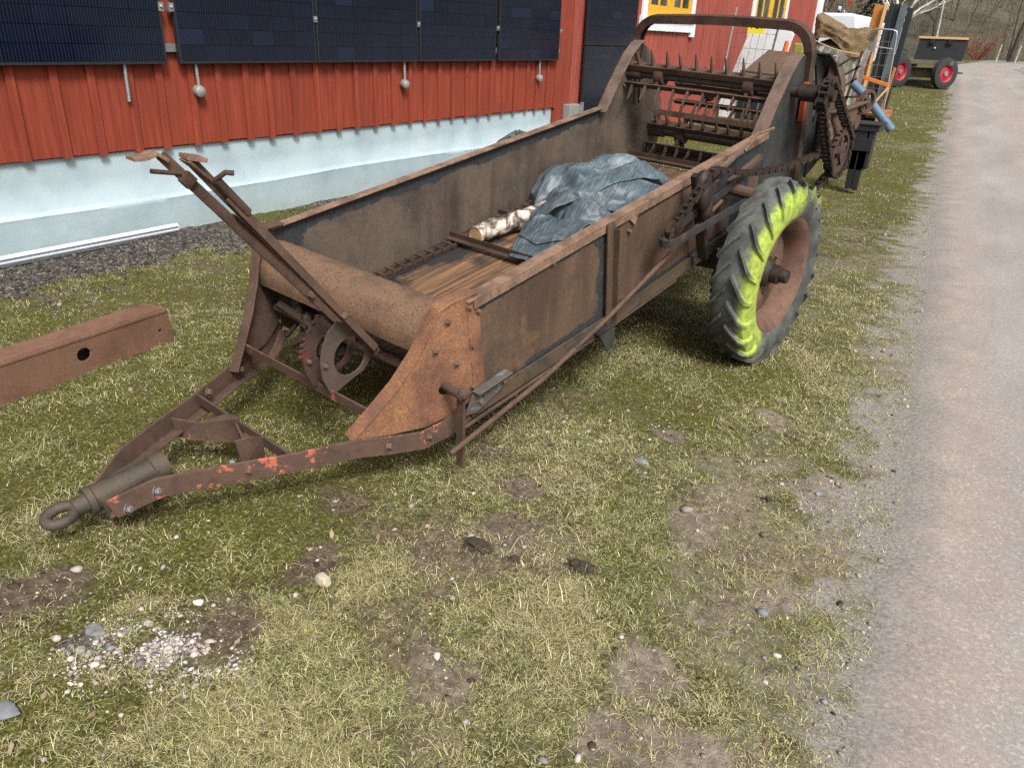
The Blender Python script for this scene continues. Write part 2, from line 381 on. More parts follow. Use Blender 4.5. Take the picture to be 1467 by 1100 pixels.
MAT['twig_red'] = bark('red_twigs', '#6a3a2a', '#8a4a36', '#a0583e')
MAT['birch_tree'] = bark('white_bark', '#9a988c', '#c9c7ba', '#dcdad0')
MAT['needles'] = bark('fir_needles', '#141c12', '#1f2a1a', '#2e3a26')
MAT['post'] = bark('weathered_post', '#8c8674', '#a8a290', '#bcb6a4')
def vcol(name, rough=.8, trans=0.):
    m = MT(name); c = m.attr('tint', 'Color'); m.done(c, rough, 0, .25)
    return m.mat
MAT['blade'] = vcol('grass_blades'); MAT['pebble'] = vcol('pebbles', .8)
exec_parts = []

# ------------------------------------------------------------ ground: height, masks
def _h(ix, iy, s):
    with np.errstate(over='ignore'):
        n = (ix.astype(np.int64) * 374761393 + iy.astype(np.int64) * 668265263 + s * 1274126177) & 0x7fffffff
        n = ((n ^ (n >> 13)) * 1274126177) & 0x7fffffff
        return ((n ^ (n >> 16)) & 0xffff) / 65535.
def vnoise(x, y, s=0):
    ix, iy = np.floor(x), np.floor(y); fx, fy = x - ix, y - iy
    fx = fx * fx * (3 - 2 * fx); fy = fy * fy * (3 - 2 * fy); ix = ix.astype(np.int64); iy = iy.astype(np.int64)
    return (_h(ix, iy, s) * (1 - fx) + _h(ix + 1, iy, s) * fx) * (1 - fy) + (_h(ix, iy + 1, s) * (1 - fx) + _h(ix + 1, iy + 1, s) * fx) * fy
def fbm(x, y, s=0, o=4):
    t = 0; a = .5; k = 0
    for i in range(o):
        t = t + a * vnoise(x * 2 ** i + 17.3 * i, y * 2 ** i - 9.1 * i, s + i); k += a; a *= .55
    return t / k
def sst(a, b, x): t = np.clip((x - a) / (b - a), 0, 1); return t * t * (3 - 2 * t)
def ramp_(a): return np.where(a <= 0, 0, np.where(a < 4, a * a / 8, a - 2))
def terr(x, y):
    x = np.asarray(x, float); y = np.asarray(y, float)
    return .032 * (ramp_(y - 9) - ramp_(y - 36)) + .006 * np.maximum(0, y - 30)
ROAD = [(2.2, -6), (1.35, 0), (1.22, 1.7), (1.05, 3.8), (.75, 6.6), (.25, 12.4), (-.7, 23.2), (-1.85, 34.), (-2.9, 44), (-3.0, 52), (-1.2, 58.), (3, 62), (9, 65), (24, 69)]
def road_pts():
    P = np.array(ROAD, float); t = np.concatenate([[0], np.cumsum(np.linalg.norm(np.diff(P, axis=0), axis=1))])
    q = np.arange(0, t[-1], .09)
    x = np.interp(q, t, P[:, 0]); y = np.interp(q, t, P[:, 1])
    k = np.ones(9) / 9; xp = np.pad(x, 4, mode='edge'); return np.convolve(xp, k, 'valid'), y
RX, RY = road_pts()
def road_edge(y):   # x of the left edge while the road runs away from the camera
    i = RY < 52; return np.interp(y, RY[i], RX[i]) - 1.22
BLOBS = dict(
    soil=[(-1.35, 1.6, .26), (-1.77, 1.71, .16), (-1.57, 2.32, .16), (-1.6, 1.42, .14), (-1.58, 1.03, .12), (-1.3, 2.18, .14), (-.67, 2.36, .2), (-.34, 2.12, .2), (-.97, 1.27, .14), (-2.16, .8, .15), (-1.2, 1.9, .16), (-.5, 1.6, .2), (-.35, 2.9, .25), (-.3, 1.35, .3), (-1.05, 3.0, .2), (-.75, 3.4, .25)],
    moss=[(-3.26, 1.77, .25), (-3.18, 2.26, .22), (-2.75, 1.22, .25), (-1.63, .55, .2), (-2.3, 1.9, .5), (-2.0, 1.3, .3), (-2.6, 2.6, .5), (-1.2, 3.2, .4), (-1.0, 3.9, .5)],
    straw=[(-3.38, 1.67, .14), (-1.39, 1.44, .13), (-1.35, 1.13, .13), (-3.04, 1.27, .17), (-1.15, .95, .2), (-.9, 1.5, .2), (-2.5, 1.0, .15), (-3.9, 2.3, .2)],
    grav=[(-1.67, .87, .13), (-1.85, .74, .10), (-1.64, .92, .06)])
def blob(kind, x, y):
    t = np.zeros_like(x)
    wx = x + .12 * (fbm(x * 5, y * 5, 91) - .5); wy = y + .12 * (fbm(x * 5, y * 5, 92) - .5)
    for bx, by, r in BLOBS[kind]: t = np.maximum(t, np.exp(-((wx - bx) ** 2 + (wy - by) ** 2) / (r * r * .8)))
    return t
def masks(x, y):
    x = np.asarray(x, float); y = np.asarray(y, float)
    n1 = fbm(x * 1.1, y * 1.1, 1); n2 = fbm(x * 3.2, y * 3.2, 5); n3 = fbm(x * 11, y * 11, 9)
    ed = x - road_edge(y)
    soil = sst(.50, .84, .30 * n1 + .32 * n2 + .38 * n3 + .37 * blob('soil', x, y) - .30 * blob('straw', x, y) - .05 * sst(-1.5, -.3, ed) * (y < 30) - .16 * sst(-.2, -1.5, ed) * sst(-3.2, -2.0, x) * sst(1.8, 3.0, y))
    grav = sst(-4.7, -5.3, x + 1.1 * (n2 - .5) + .5 * (n3 - .5)) * sst(12, 9, y) * (1 - .9 * np.exp(-((x + 5.6) / .28) ** 2 - ((y - 4.7) / .7) ** 2))
    grav = np.maximum(grav, .75 * sst(.35, 1.0, blob('grav', x, y) + .9 * (n3 - .5)))
    edge = sst(-.46, .16, ed + .5 * (n2 - .5) + .55 * (n3 - .5))
    trk = np.exp(-((ed + .52) / .15) ** 2) * sst(.9, 1.4, y) * sst(4.2, 3.2, y)
    moss = sst(.44, .62, .5 * fbm(x * 2.1, y * 2.1, 31) + .35 * n3 + .12 + .42 * blob('moss', x, y) - .2 * sst(-2.2, -.8, x) * (y < 9))
    moss = moss * (1 - edge)
    grass = (1 - .35 * trk) * (1 - .9 * soil) * (1 - .93 * grav) * (1 - edge) * (.30 + .85 * sst(.36, .62, .5 * n2 + .5 * fbm(x * 1.7, y * 1.7, 77) + .5 * blob('straw', x, y)))
    return dict(wear=sst(-1.7, -.2, ed), soil=soil, grav=grav, edge=edge, moss=moss, grass=np.clip(grass, 0, 1), ed=ed)
def bumpz(x, y, k=None):
    ed = x - road_edge(y); a = sst(.0, -.5, ed)
    z = .035 * (fbm(x * 1.6, y * 1.6, 41) - .5) + .022 * (fbm(x * 6, y * 6, 45, 3) - .5) + .014 * (fbm(x * 22, y * 22, 49, 2) - .5)
    trk = np.exp(-((ed + .52) / .15) ** 2) * sst(.9, 1.4, y) * sst(4.2, 3.2, y)
    z = z - trk * (.006 + .010 * sst(.1, .5, np.sin((y + .75 * ed) * 2 * np.pi / .075)))
    return z * (.12 + .88 * a) - .012 * (1 - a)
def gz(x, y): return terr(x, y) + bumpz(np.asarray(x, float), np.asarray(y, float))

def axis_pts(lo, a, b, hi, st, gr):
    p = list(np.arange(a, b, st)); s = st; q = b
    while q < hi: p.append(q); s *= gr; q += s
    s = st; q = a - st
    while q > lo: p.insert(0, q); s *= gr; q -= s
    return np.array(p)
def ground_mat():
    m = MT('winter_turf')
    soil, grav, edge, moss, grass, wear = (m.attr(k) for k in ('soil', 'grav', 'edge', 'moss', 'grass', 'wear'))
    f = m.noise(26, 6, rough=.7); g = m.noise(90, 4, rough=.7); b = m.noise(3.2, 5)
    dirt = m.ramp(f, [(.28, '#352d25'), (.5, '#574b3e'), (.68, '#776a59')]); dirt = m.mix(wear, dirt, m.ramp(f, [(.28, '#5c5347'), (.5, '#7b7164'), (.68, '#968c7e')]))
    turf = m.ramp(m.math('ADD', m.math('MULTIPLY', f, .6), m.math('MULTIPLY', g, .4)), [(.34, '#231f15'), (.46, '#3e3a25'), (.56, '#625d3b'), (.68, '#968f62')])
    turf2 = m.ramp(g, [(.32, '#282a16'), (.5, '#4c5028'), (.68, '#7e7f44')]); turf = m.mix(m.step(b, .42, .62), turf, turf2)
    mo = m.ramp(g, [(.3, '#23240f'), (.5, '#47481c'), (.68, '#7a782c'), (.8, '#948c3a')])
    v = m.n('ShaderNodeTexVoronoi'); v.inputs['Scale'].default_value = 42; m.l(m.co, v.inputs[0]); vs = m.sep(v.outputs['Color'])[0]
    gv = m.ramp(vs, [(0, '#34322f'), (.4, '#4c4946'), (.75, '#66615b'), (1, '#8c857d')])
    sand = m.ramp(g, [(.3, '#67635c'), (.5, '#848079'), (.7, '#a29d95')])
    def jit(x, k, lo, hi): return m.step(m.math('ADD', x, m.math('MULTIPLY', m.math('SUBTRACT', g, .5), k)), lo, hi)
    c = m.mix(jit(grass, 1.2, .12, .5), dirt, turf)
    c = m.mix(m.math('MULTIPLY', jit(moss, 1.0, .35, .75), .7), c, mo)
    c = m.mix(jit(soil, .9, .45, .8), c, dirt)
    c = m.mix(jit(grav, 1., .4, .7), c, gv)
    c = m.mix(m.math('MULTIPLY', jit(edge, .7, .25, .8), .9), c, sand)
    m.bump(g, .5, .008); m.bump(f, .6, .02); m.bump(m.math('MULTIPLY', grav, v.outputs['Distance']), -.6, .02)
    return m.done(c, .95, 0, .2)
def big_mesh(name, v, f4, mats, attrs=None, tint=None):
    me = bpy.data.meshes.new(name); me.vertices.add(len(v)); me.vertices.foreach_set('co', np.asarray(v, np.float32).ravel())
    k = f4.shape[1]; me.loops.add(f4.size); me.loops.foreach_set('vertex_index', f4.ravel().astype(np.int32))
    me.polygons.add(len(f4)); me.polygons.foreach_set('loop_start', np.arange(0, f4.size, k, dtype=np.int32))
    me.update(calc_edges=True)
    for n, a in (attrs or {}).items():
        at = me.attributes.new(n, 'FLOAT', 'POINT'); at.data.foreach_set('value', np.asarray(a, np.float32))
    if tint is not None:
        at = me.attributes.new('tint', 'FLOAT_COLOR', 'POINT'); at.data.foreach_set('color', np.concatenate([tint, np.ones((len(tint), 1))], 1).astype(np.float32).ravel())
    me.materials.append(mats); ob = bpy.data.objects.new(name, me); COL.objects.link(ob); return ob
xs = axis_pts(-170, -5.9, 1.2, 150, .034, 1.085); ys = axis_pts(-25, .3, 9.5, 230, .036, 1.022)
GX, GY = np.meshgrid(xs, ys, indexing='ij'); gx, gy = GX.ravel(), GY.ravel()
mk = masks(gx, gy); gzv = gz(gx, gy)
gzv -= (.02 + .006 * np.maximum(0, gy - 6)) * sst(.1, .35, mk['ed']) * (gy < 52) * sst(2.5, 2.2, mk['ed'])
nx, ny = len(xs), len(ys); I = np.arange(nx * ny).reshape(nx, ny)
quads = np.stack([I[:-1, :-1], I[1:, :-1], I[1:, 1:], I[:-1, 1:]], -1).reshape(-1, 4)
gnd = big_mesh('ground', np.stack([gx, gy, gzv], 1), quads, ground_mat(), {k: mk[k] for k in ('soil', 'grav', 'edge', 'moss', 'grass', 'wear')})
gnd['kind'] = 'structure'
gnd.data.polygons.foreach_set('use_smooth', np.ones(len(quads), bool))

def road_mat():
    m = MT('gravel_track'); f = m.noise(1.1, 5, m.mapping((1.6, .5, 1))); g = m.noise(70, 5, rough=.75); v = m.n('ShaderNodeTexVoronoi'); v.inputs['Scale'].default_value = 120; m.l(m.co, v.inputs[0])
    s = m.sep(v.outputs['Color'])[0]; u = m.attr('across')
    base = m.ramp(f, [(.3, '#9e9b97'), (.5, '#aba8a3'), (.7, '#b7b4af')])
    pink = m.ramp(m.noise(5, 4), [(.3, '#a79c95'), (.7, '#bdb0a8')])
    c = m.mix(m.math('MULTIPLY', m.step(m.math('ADD', u, m.math('MULTIPLY', m.math('SUBTRACT', m.noise(3, 5), .5), .22)), .20, .07), .8), base, pink); cen = m.math('ABSOLUTE', m.math('SUBTRACT', m.math('ADD', u, m.math('MULTIPLY', m.math('SUBTRACT', m.noise(2, 4), .5), .25)), .52)); c = m.mix(m.math('MULTIPLY', m.step(cen, .16, .04), .6), c, pink)
    c = m.mix(.35, c, m.ramp(s, [(0, '#5a544e'), (.3, '#7c7670'), (.8, '#8a847e'), (1, '#d0c6bc')]), 'OVERLAY')
    c = m.mix(.35, c, m.ramp(g, [(.3, '#4a4440'), (.7, '#b8b0a8')]), 'OVERLAY')
    dk = m.noise(1., 5, m.mapping((5, .6, 1), loc=(3, 1, 0))); c = m.mix(m.math('MULTIPLY', m.step(dk, .60, .72), .28), c, '#6e6862'); st = m.noise(9, 6, m.mapping((.5, 2.2, 1), loc=(7, 2, 0)), rough=.7); c = m.mix(m.math('MULTIPLY', m.step(st, .69, .74), .6), c, '#5a524a')
    verge = m.ramp(g, [(.3, '#67635c'), (.5, '#848079'), (.7, '#a29d95')]); lim = m.math('ADD', u, m.math('MULTIPLY', m.math('SUBTRACT', m.noise(5, 7, rough=.7), .5), .16)); c = m.mix(m.step(lim, .10, .005), c, verge)
    m.bump(v.outputs['Distance'], -.4, .008); m.bump(g, .4, .006); return m.done(c, .95, 0, .2)
nl = 26
tx = np.gradient(RX); ty = np.gradient(RY); L = np.hypot(tx, ty); px, py = ty / L, -tx / L     # to the right
a = np.linspace(0, 1, nl)
hw = 1.22 + np.where(RY > 45, .2, 0)
jl = .22 * (fbm(RY * 1.3, RY * 0 + 3, 61) - .5) + .14 * (fbm(RY * 7, RY * 0, 62) - .5)
off = -hw[:, None] + jl[:, None] * (1 - a)[None] + (2 * hw)[:, None] * a[None]
vx = RX[:, None] + px[:, None] * off; vy = RY[:, None] + py[:, None] * off
ae = np.minimum(a, 1 - a)[None] * 2
vz = terr(vx, vy) + .004 + .012 * np.minimum(1, ae * 4) * 1. + .010 * (fbm(vx * 2, vy * 2, 71) - .5) * np.minimum(1, ae * 5) - .02 * (ae < .01)
K = np.arange(vx.size).reshape(vx.shape)
rq = np.stack([K[:-1, :-1], K[:-1, 1:], K[1:, 1:], K[1:, :-1]], -1).reshape(-1, 4)
road = big_mesh('road', np.stack([vx.ravel(), vy.ravel(), vz.ravel()], 1), rq, road_mat(), {'across': np.broadcast_to(a[None], vx.shape).ravel()})
road['kind'] = 'structure'; road.data.polygons.foreach_set('use_smooth', np.ones(len(rq), bool))

# ------------------------------------------------------------ grass blades and pebbles (nobody could count them)
FX = V(-5.7, 1.0); 
def in_view(x, y, z, pad=.06):
    p = (np.stack([x, y, z], 1) - CAM) @ CR; u = p[:, 0] / p[:, 2] * 1102 / 733.5; v = p[:, 1] / p[:, 2] * 1102 / 550
    return (p[:, 2] > .02) & (abs(u) < 1.45 + pad) & (v > -1.1) & (v < 2.6)
def scatter(n, dmax, pw):
    """points on the ground thinning with distance from the viewer's feet"""
    t = rng.random(n); d = .1 + (dmax - .1) * t ** pw; an = rng.uniform(R(-50), R(125), n)
    return -np.sin(an) * d, np.cos(an) * d
def blades(n, dmax, pw):
    x, y = scatter(n, dmax, pw); k = (x > -5.72) | (y > 23.8); x, y = x[k], y[k]
    z = gz(x, y); k = in_view(x, y, z); x, y, z = x[k], y[k], z[k]; m = masks(x, y)
    cl = fbm(x * 7, y * 7, 201); cl2 = fbm(x * 24, y * 24, 203, 2)
    p = m['grass'] * (.45 + .75 * sst(.36, .68, .3 * cl + .7 * cl2)) + .03
    p *= (1 - .68 * m['moss']); p *= m['ed'] < .06
    k = rng.random(len(x)) < p; x, y, z = x[k], y[k], z[k]; m = {q: w[k] for q, w in m.items()}; cl = cl[k]
    d = np.sqrt(x * x + y * y + 1.6); n = len(x)
    ln = rng.lognormal(np.log(.0175), .42, n) * (.75 + .45 * sst(.4, .65, cl)) * (1 + .06 * d) * (1 + .5 * blob('straw', x, y)); ln = np.clip(ln, .01, .13)
    wd = rng.uniform(.0009, .0020, n) * (1 + .15 * np.maximum(0, d - 1.5))
    az = rng.uniform(0, 2 * np.pi, n) + 3 * fbm(x * 2, y * 2, 211); lean = .35 + rng.beta(3.4, 1.0, n) * 1.25
    dx, dy = np.cos(az), np.sin(az); sx, sy = -dy, dx
    def at(t, l): return np.stack([x + dx * ln * t * np.sin(l), y + dy * ln * t * np.sin(l), z - .004 + ln * t * np.cos(l)], 1)
    p0 = at(0, lean); p1 = at(.5, lean * .7); p2 = p1 + np.stack([dx * ln * .5 * np.sin(np.minimum(lean * 1.35, 1.75)), dy * ln * .5 * np.sin(np.minimum(lean * 1.35, 1.75)), ln * .5 * np.cos(np.minimum(lean * 1.35, 1.75))], 1)
    s = np.stack([sx, sy, np.zeros(n)], 1) * wd[:, None] / 2
    v = np.stack([p0 - s, p0 + s, p1 + s * .9, p1 - s * .9, p2 + s * .25, p2 - s * .25], 1).reshape(-1, 3)
    b = np.arange(n)[:, None] * 6; f = np.concatenate([b + np.array([[0, 1, 2, 3]]), b + np.array([[3, 2, 4, 5]])])
    pal = np.array([srgb(c)[:3] for c in ('#bdb58c', '#aca474', '#9a9760', '#868c54', '#688046', '#85795f', '#d2cba8')])
    q = fbm(x * 2.6, y * 2.6, 221) + .20 * sst(-1.6, -3.4, x) + .1 * rng.normal(size=n)
    q = q + .35 * np.exp(-((x + 5.6) / .28) ** 2 - ((y - 4.7) / .7) ** 2); idx = np.select([q < .47, q < .58, q < .70, q < .84], [0, 1, 2, 3], 4); r = rng.random(n)
    idx = np.where(r < .10, 5, np.where(r < .24, 6, np.where(r < .48, 0, np.where(r < .6, 2, idx))))
    col = pal[idx] * (rng.beta(1.6, 1.6, (n, 1)) * 1.08 + .17) * np.array([1, 1, .92])
    return v, f, np.repeat(col, 6, 0)
v1, f1, c1 = blades(2600000, 6.5, 1.05); v2, f2, c2 = blades(1900000, 26, 1.45)
gr = big_mesh('grass', np.concatenate([v1, v2]), np.concatenate([f1, f2 + len(v1)]), MAT['blade'], tint=np.concatenate([c1, c2])); gr['kind'] = 'stuff'
gr['label'] = 'short dry winter grass with greener tufts and moss'
print('BLADES', (len(v1) + len(v2)) // 6)
ICO = np.array([(0, 0, 1)] + [(math.cos(t) * .9, math.sin(t) * .9, .42) for t in np.arange(5) * 1.2566] + [(math.cos(t + .63) * .9, math.sin(t + .63) * .9, -.42) for t in np.arange(5) * 1.2566] + [(0, 0, -1)])
ICF = np.array([(0, 1 + i, 1 + (i + 1) % 5) for i in range(5)] + [(1 + i, 6 + i, 1 + (i + 1) % 5) for i in range(5)] + [(1 + (i + 1) % 5, 6 + i, 6 + (i + 1) % 5) for i in range(5)] + [(6 + i, 11, 6 + (i + 1) % 5) for i in range(5)])
def rocks(x, y, s, pal, sink=.25):
    n = len(x); z = gz(x, y); V0 = ICO[None] * rng.uniform(.72, 1.2, (n, 12, 1)) * np.stack([s, s * rng.uniform(.6, 1, n), s * rng.uniform(.4, .75, n)], 1)[:, None]
    a = rng.uniform(0, 6.28, n); ca, sa = np.cos(a)[:, None], np.sin(a)[:, None]
    v = np.stack([V0[..., 0] * ca - V0[..., 1] * sa + x[:, None], V0[..., 0] * sa + V0[..., 1] * ca + y[:, None], V0[..., 2] + (z + s * sink)[:, None]], -1)
    f = (ICF[None] + (np.arange(n) * 12)[:, None, None]).reshape(-1, 3)
    c = np.array([srgb(k)[:3] for k in pal])[rng.integers(0, len(pal), n)] * rng.uniform(.75, 1.15, (n, 1))
    return v.reshape(-1, 3), f, np.repeat(c, 12, 0)
def pebbles():
    x, y = scatter(215000, 9, 1.2); k = (x > -5.68); x, y = x[k], y[k]; z = gz(x, y); k = in_view(x, y, z); x, y = x[k], y[k]; m = masks(x, y)
    p = .02 + .10 * m['soil'] + 1.6 * m['grav'] * (m['grav'] > .12) + .16 * m['edge']; p *= np.where(m['ed'] > .35, .25, 1); p *= x > -4.5 - .3 * rng.random(len(x))
    k = rng.random(len(x)) < p; x, y = x[k], y[k]; d = np.hypot(x, y)
    s = rng.lognormal(np.log(.0040), .48, len(x)) * (1 + .08 * d) * np.where((masks(x, y)['grav'] > .3) & (x < -4), 1.45, 1); s = np.clip(s, .002, .03)
    s = np.where(masks(x, y)['ed'] > 0, s * .55, s)
    return rocks(x, y, s, ['#a79c92', '#9b938b', '#8c847b', '#6c6864', '#a08a7e', '#7c8086', '#b8aea4', '#57524e', '#857a6f'])
pv, pf, pc = pebbles()
def grit():
    vs, fs, cs, o = [], [], [], 0
    for cx, cy, sp, n in ((-1.66, .88, .085, 1500), (-1.80, .80, .06, 350), (-1.50, .92, .06, 300), (-1.75, .70, .05, 200), (-1.33, 2.70, .14, 130), (-1.08, 2.95, .14, 110)):
        x, y = rng.normal(cx, sp, n), rng.normal(cy, sp * .6, n); k = fbm(x * 16, y * 16, 951) > .42; x, y = x[k], y[k]
        v, f, c = rocks(x, y, np.clip(rng.lognormal(np.log(.0034), .5, len(x)), .0015, .013), ['#c4bab4', '#b0a49c', '#cfc8c2', '#94897f', '#aaa29a', '#8c8f92'], .2); vs.append(v); fs.append(f + o); cs.append(c); o += len(v)
    return np.concatenate(vs), np.concatenate(fs), np.concatenate(cs)
ev, ef, ec = grit(); pf = np.concatenate([pf, ef + len(pv)]); pv = np.concatenate([pv, ev]); pc = np.concatenate([pc, ec])
gx2 = rng.uniform(-5.7, -4.3, 30000); gy2 = rng.uniform(1.4, 9.8, 30000); km = rng.random(30000) < masks(gx2, gy2)['grav']
qv, qf, qc = rocks(gx2[km], gy2[km], np.clip(rng.lognormal(np.log(.0078), .40, km.sum()), .003, .022), ['#383533', '#443f3c', '#544f4a', '#2f2d29', '#665f58', '#4c4540', '#3f3a36'])
pb = big_mesh('gravel', np.concatenate([pv, qv]), np.concatenate([pf, qf + len(pv)]), MAT['pebble'], tint=np.concatenate([pc, qc])); pb['kind'] = 'stuff'
pb['label'] = 'small stones scattered over the turf and along the wall'
# dirt crumbs and dead leaves
def clods():
    x, y = scatter(26000, 5.5, 1.1); z = gz(x, y); k = in_view(x, y, z) & (x > -5.6); x, y = x[k], y[k]; m = masks(x, y)
    k = rng.random(len(x)) < .015 + .22 * m['soil'] * (1 - .8 * m['wear']); x, y = x[k], y[k]
    return rocks(x, y, np.clip(rng.lognormal(np.log(.006), .5, len(x)), .002, .02), ['#41372d', '#544737', '#67594a', '#3a3028'], .2)
cv, cf, cc = clods()
cl = big_mesh('soil_crumbs', cv, cf, MAT['pebble'], tint=cc); cl['kind'] = 'stuff'; cl['label'] = 'loose dark soil crumbs on the bare patches'
def leaves():
    x, y = scatter(1100, 6, 1.2); z = gz(x, y) + .006; k = in_view(x, y, z) & (x > -5.6) & (x - road_edge(y) < -.1); x, y, z = x[k], y[k], z[k]; n = len(x)
    s = rng.uniform(.006, .018, n); a = rng.uniform(0, 6.28, n); t = rng.normal(0, .35, (n, 2)); L = np.array([(-1, 0), (-.2, .45), (1, .05), (.1, -.5)])
    X = s[:, None] * (L[:, 0] * np.cos(a)[:, None] - L[:, 1] * np.sin(a)[:, None]); Y = s[:, None] * (L[:, 0] * np.sin(a)[:, None] + L[:, 1] * np.cos(a)[:, None])
    v = np.stack([x[:, None] + X, y[:, None] + Y, z[:, None] + X * t[:, :1] + Y * t[:, 1:] + .004], -1).reshape(-1, 3)
    c = np.array([srgb(k)[:3] for k in ('#5c4838', '#705844', '#806a56', '#48382b', '#94826c')])[rng.integers(0, 5, n)]
    return v, np.arange(4 * n).reshape(-1, 4), np.repeat(c, 4, 0)
lv, lf, lc = leaves(); lo = big_mesh('dead_leaves', lv, lf, MAT['pebble'], tint=lc); lo['kind'] = 'stuff'; lo['label'] = 'withered brown leaves lying in the grass'

# ------------------------------------------------------------ the red building
XW = -5.745
house = thing('barn', (XW, 10, 0), 'long red boarded barn with a pale blue foundation, yellow windows and white trim', 'barn')
Y0, Y1, YF = -4.0, 23.35, 9.84
b = MB()
b.bb(XW - 7.5, XW - .06, Y0, Y1, .1, 4.9); b.bb(XW - .06, XW - .012, Y0, YF, .66, 4.9); b.bb(XW - .0601, XW - .012, YF, Y1, .1, 4.9)
b.build('wall_core', MAT['red'], house)
def boards(y0, y1, zb, name, mat, pitch, bw, proud):
    b = MB(); y = y0; k = 0
    r = random.Random(5)
    while y < y1:
        w = pitch * r.uniform(.9, 1.1); ye = min(y + w, y1)
        b.bb(XW - .012, XW + r.uniform(0, .004), y + .003, ye - .003, zb + r.uniform(-.004, .006), 4.9)
        if bw: b.bb(XW + .004, XW + proud + r.uniform(-.002, .003), ye - bw / 2, ye + bw / 2, zb - .012 + r.uniform(-.012, .008), 4.9)
        y = ye
    return b.build(name, mat, house)
boards(Y0 + .02, YF, .668, 'wall', MAT['red'], .265, .058, .026)
boards(10.27, Y1, .06, 'wall', MAT['red2'], .155, .0, .0)
b = MB()
for (ya, yb, pr) in ((YF, 10.02, .035), (10.06, 10.24, .02)): b.bb(XW - .02, XW + pr, ya, yb, .12, 4.9)
b.build('corner_board', MAT['red'], house, bevel=.004)
b = MB(); b.bb(XW - .1, XW + .05, Y1 - .02, Y1 + .5, .2, 4.9); b.build('corner_board', MAT['white'], house, bevel=.004)
b = MB(); r = random.Random(3)
n = 200
def fprof(y, t):
    wv = .006 * math.sin(y * 2.1) + .008 * (float(fbm(np.array([y * 2.]), np.array([t * 3.]), 301)[0]) - .5)
    led = .292 + .012 * math.sin(y * 1.3) + .02 * (float(fbm(np.array([y * 1.4]), np.array([4.]), 305)[0]) - .5)
    P = [(-.052, -.15), (-.034, .0), (-.028, led - .035), (-.022, led - .012), (-.036, led + .006), (-.05, led + .022), (-.05, .5), (-.046, .675)]
    return (P[t][0] + .018 + wv * .35, P[t][1])
vs = []
for i in range(n):
    y = Y0 + (YF - Y0 - .003) * i / (n - 1)
    for t in range(8): dx, z = fprof(y, t); vs.append((XW + dx, y, z))
b.add(vs, [(i * 8 + t, (i + 1) * 8 + t, (i + 1) * 8 + t + 1, i * 8 + t + 1) for i in range(n - 1) for t in range(7)])
b.add([(XW + dx, YF - .003, z) for dx, z in [fprof(YF, t) for t in range(8)]] + [(XW - .5, YF - .003, .675), (XW - .5, YF - .003, -.15)], [tuple(range(10))])
b.build('foundation', MAT['foundation'], house, smooth=50)
b = MB()
for s in (0, 1):
    xa, xb = (XW + .35, XW - 3.75) if s == 0 else (XW - 7.85, XW - 3.75)
    b.prism([(xa, Y0 - .3, 4.75), (xb, Y0 - .3, 6.9), (xb, Y0 - .3, 7.0), (xa, Y0 - .3, 4.87)], (0, Y1 - Y0 + .8, 0))
b.build('roof', MAT['roof'], house)
def window(y0, y1, zs, zt, cas, legs=True):
    """y0..y1 outer white trim; zs bottom of the sill board"""
    b = MB(); t = .15; x0, x1 = XW, XW + .045
    b.bb(x0, x1, y0 + .05, y0 + .05 + t, zs + .26, zt); b.bb(x0, x1, y1 - .05 - t, y1 - .05, zs + .26, zt); b.bb(x0, x1 + .01, y0, y1, zt, zt + .17)
    f = b.build('window', MAT['white'], house, bevel=.004)
    b = MB(); b.bb(x0, x1 + .012, y0 + .06, y1 - .06, zs + .05, zs + .22); b.bb(x0, x1 + .055, y0 + .12, y1 - .12, zs + .22, zs + .262)
    if legs:
        for q in (y0, y1 - .16): b.bb(x0, x1 + .02, q, q + .15, zs - .02, zs + .258)
    b.build('sill', MAT['white'], f, bevel=.004)
    b = MB(); ya, yb = y0 + .2, y1 - .2; zb = zs + .27; w = (yb - ya) / cas
    for i in range(cas):
        a, c = ya + i * w + .008, ya + (i + 1) * w - .008
        for (p, q, u, v) in ((a, c, zb, zb + .16), (a, c, zt - .13, zt), (a, a + .13, zb + .16, zt - .13), (c - .13, c, zb + .16, zt - .13)): b.bb(x0, x1 - .012, p, q, u, v)
        b.bb(x0, x1 - .018, (a + c) / 2 - .03, (a + c) / 2 + .03, zb + .16, zt - .13)
    b.build('casement', MAT['yellow'], f, bevel=.004)
    b = MB(); b.bb(XW - .02, XW + .012, ya, yb, zb + .02, zt); b.build('pane', MAT['glass'], f)
window(12.38, 14.69, 1.66, 3.3, 2)
window(17.9, 20.62, 1.55, 3.3, 2)

# solar panels hung on the wall
def panel(w, h, label, y, z, x=XW + .085):
    o = thing('solar_panel', (x, y, z), label, 'solar panel', 'solar panels on the red wall')
    b = MB(); t = .035
    for (a, c, d, e) in ((0, w, 0, .018), (0, w, h - .018, h), (0, .018, .018, h - .018), (w - .018, w, .018, h - .018)): b.bb(x - t, x, y + a, y + c, z + d, z + e)
    b.bb(x - t, x - .012, y + .018, y + w - .018, z + .018, z + h - .018)
    b.build('frame', MAT['panel_frame'], o)
    b = MB(); b.add([(x - .004, y + .018, z + .018), (x - .004, y + w - .018, z + .018), (x - .004, y + w - .018, z + h - .018), (x - .004, y + .018, z + h - .018)], [(0, 1, 2, 3)])
    c = b.build('cells', MAT['solar'], o); uv = c.data.uv_layers.new(name='UVMap')
    for li in c.data.loops:
        vi = li.vertex_index; uv.data[li.index].uv = [(0, 0), (1, 0), (1, 1), (0, 1)][vi]
    return o
PZ = 1.278
panel(1.415, 2.35, 'solar panel at the photo edge, left of the gap with two metal clamps', 2.44, PZ)
panel(1.415, 2.35, 'solar panel just right of the clamped gap, above the first round grey vent', 3.967, PZ)
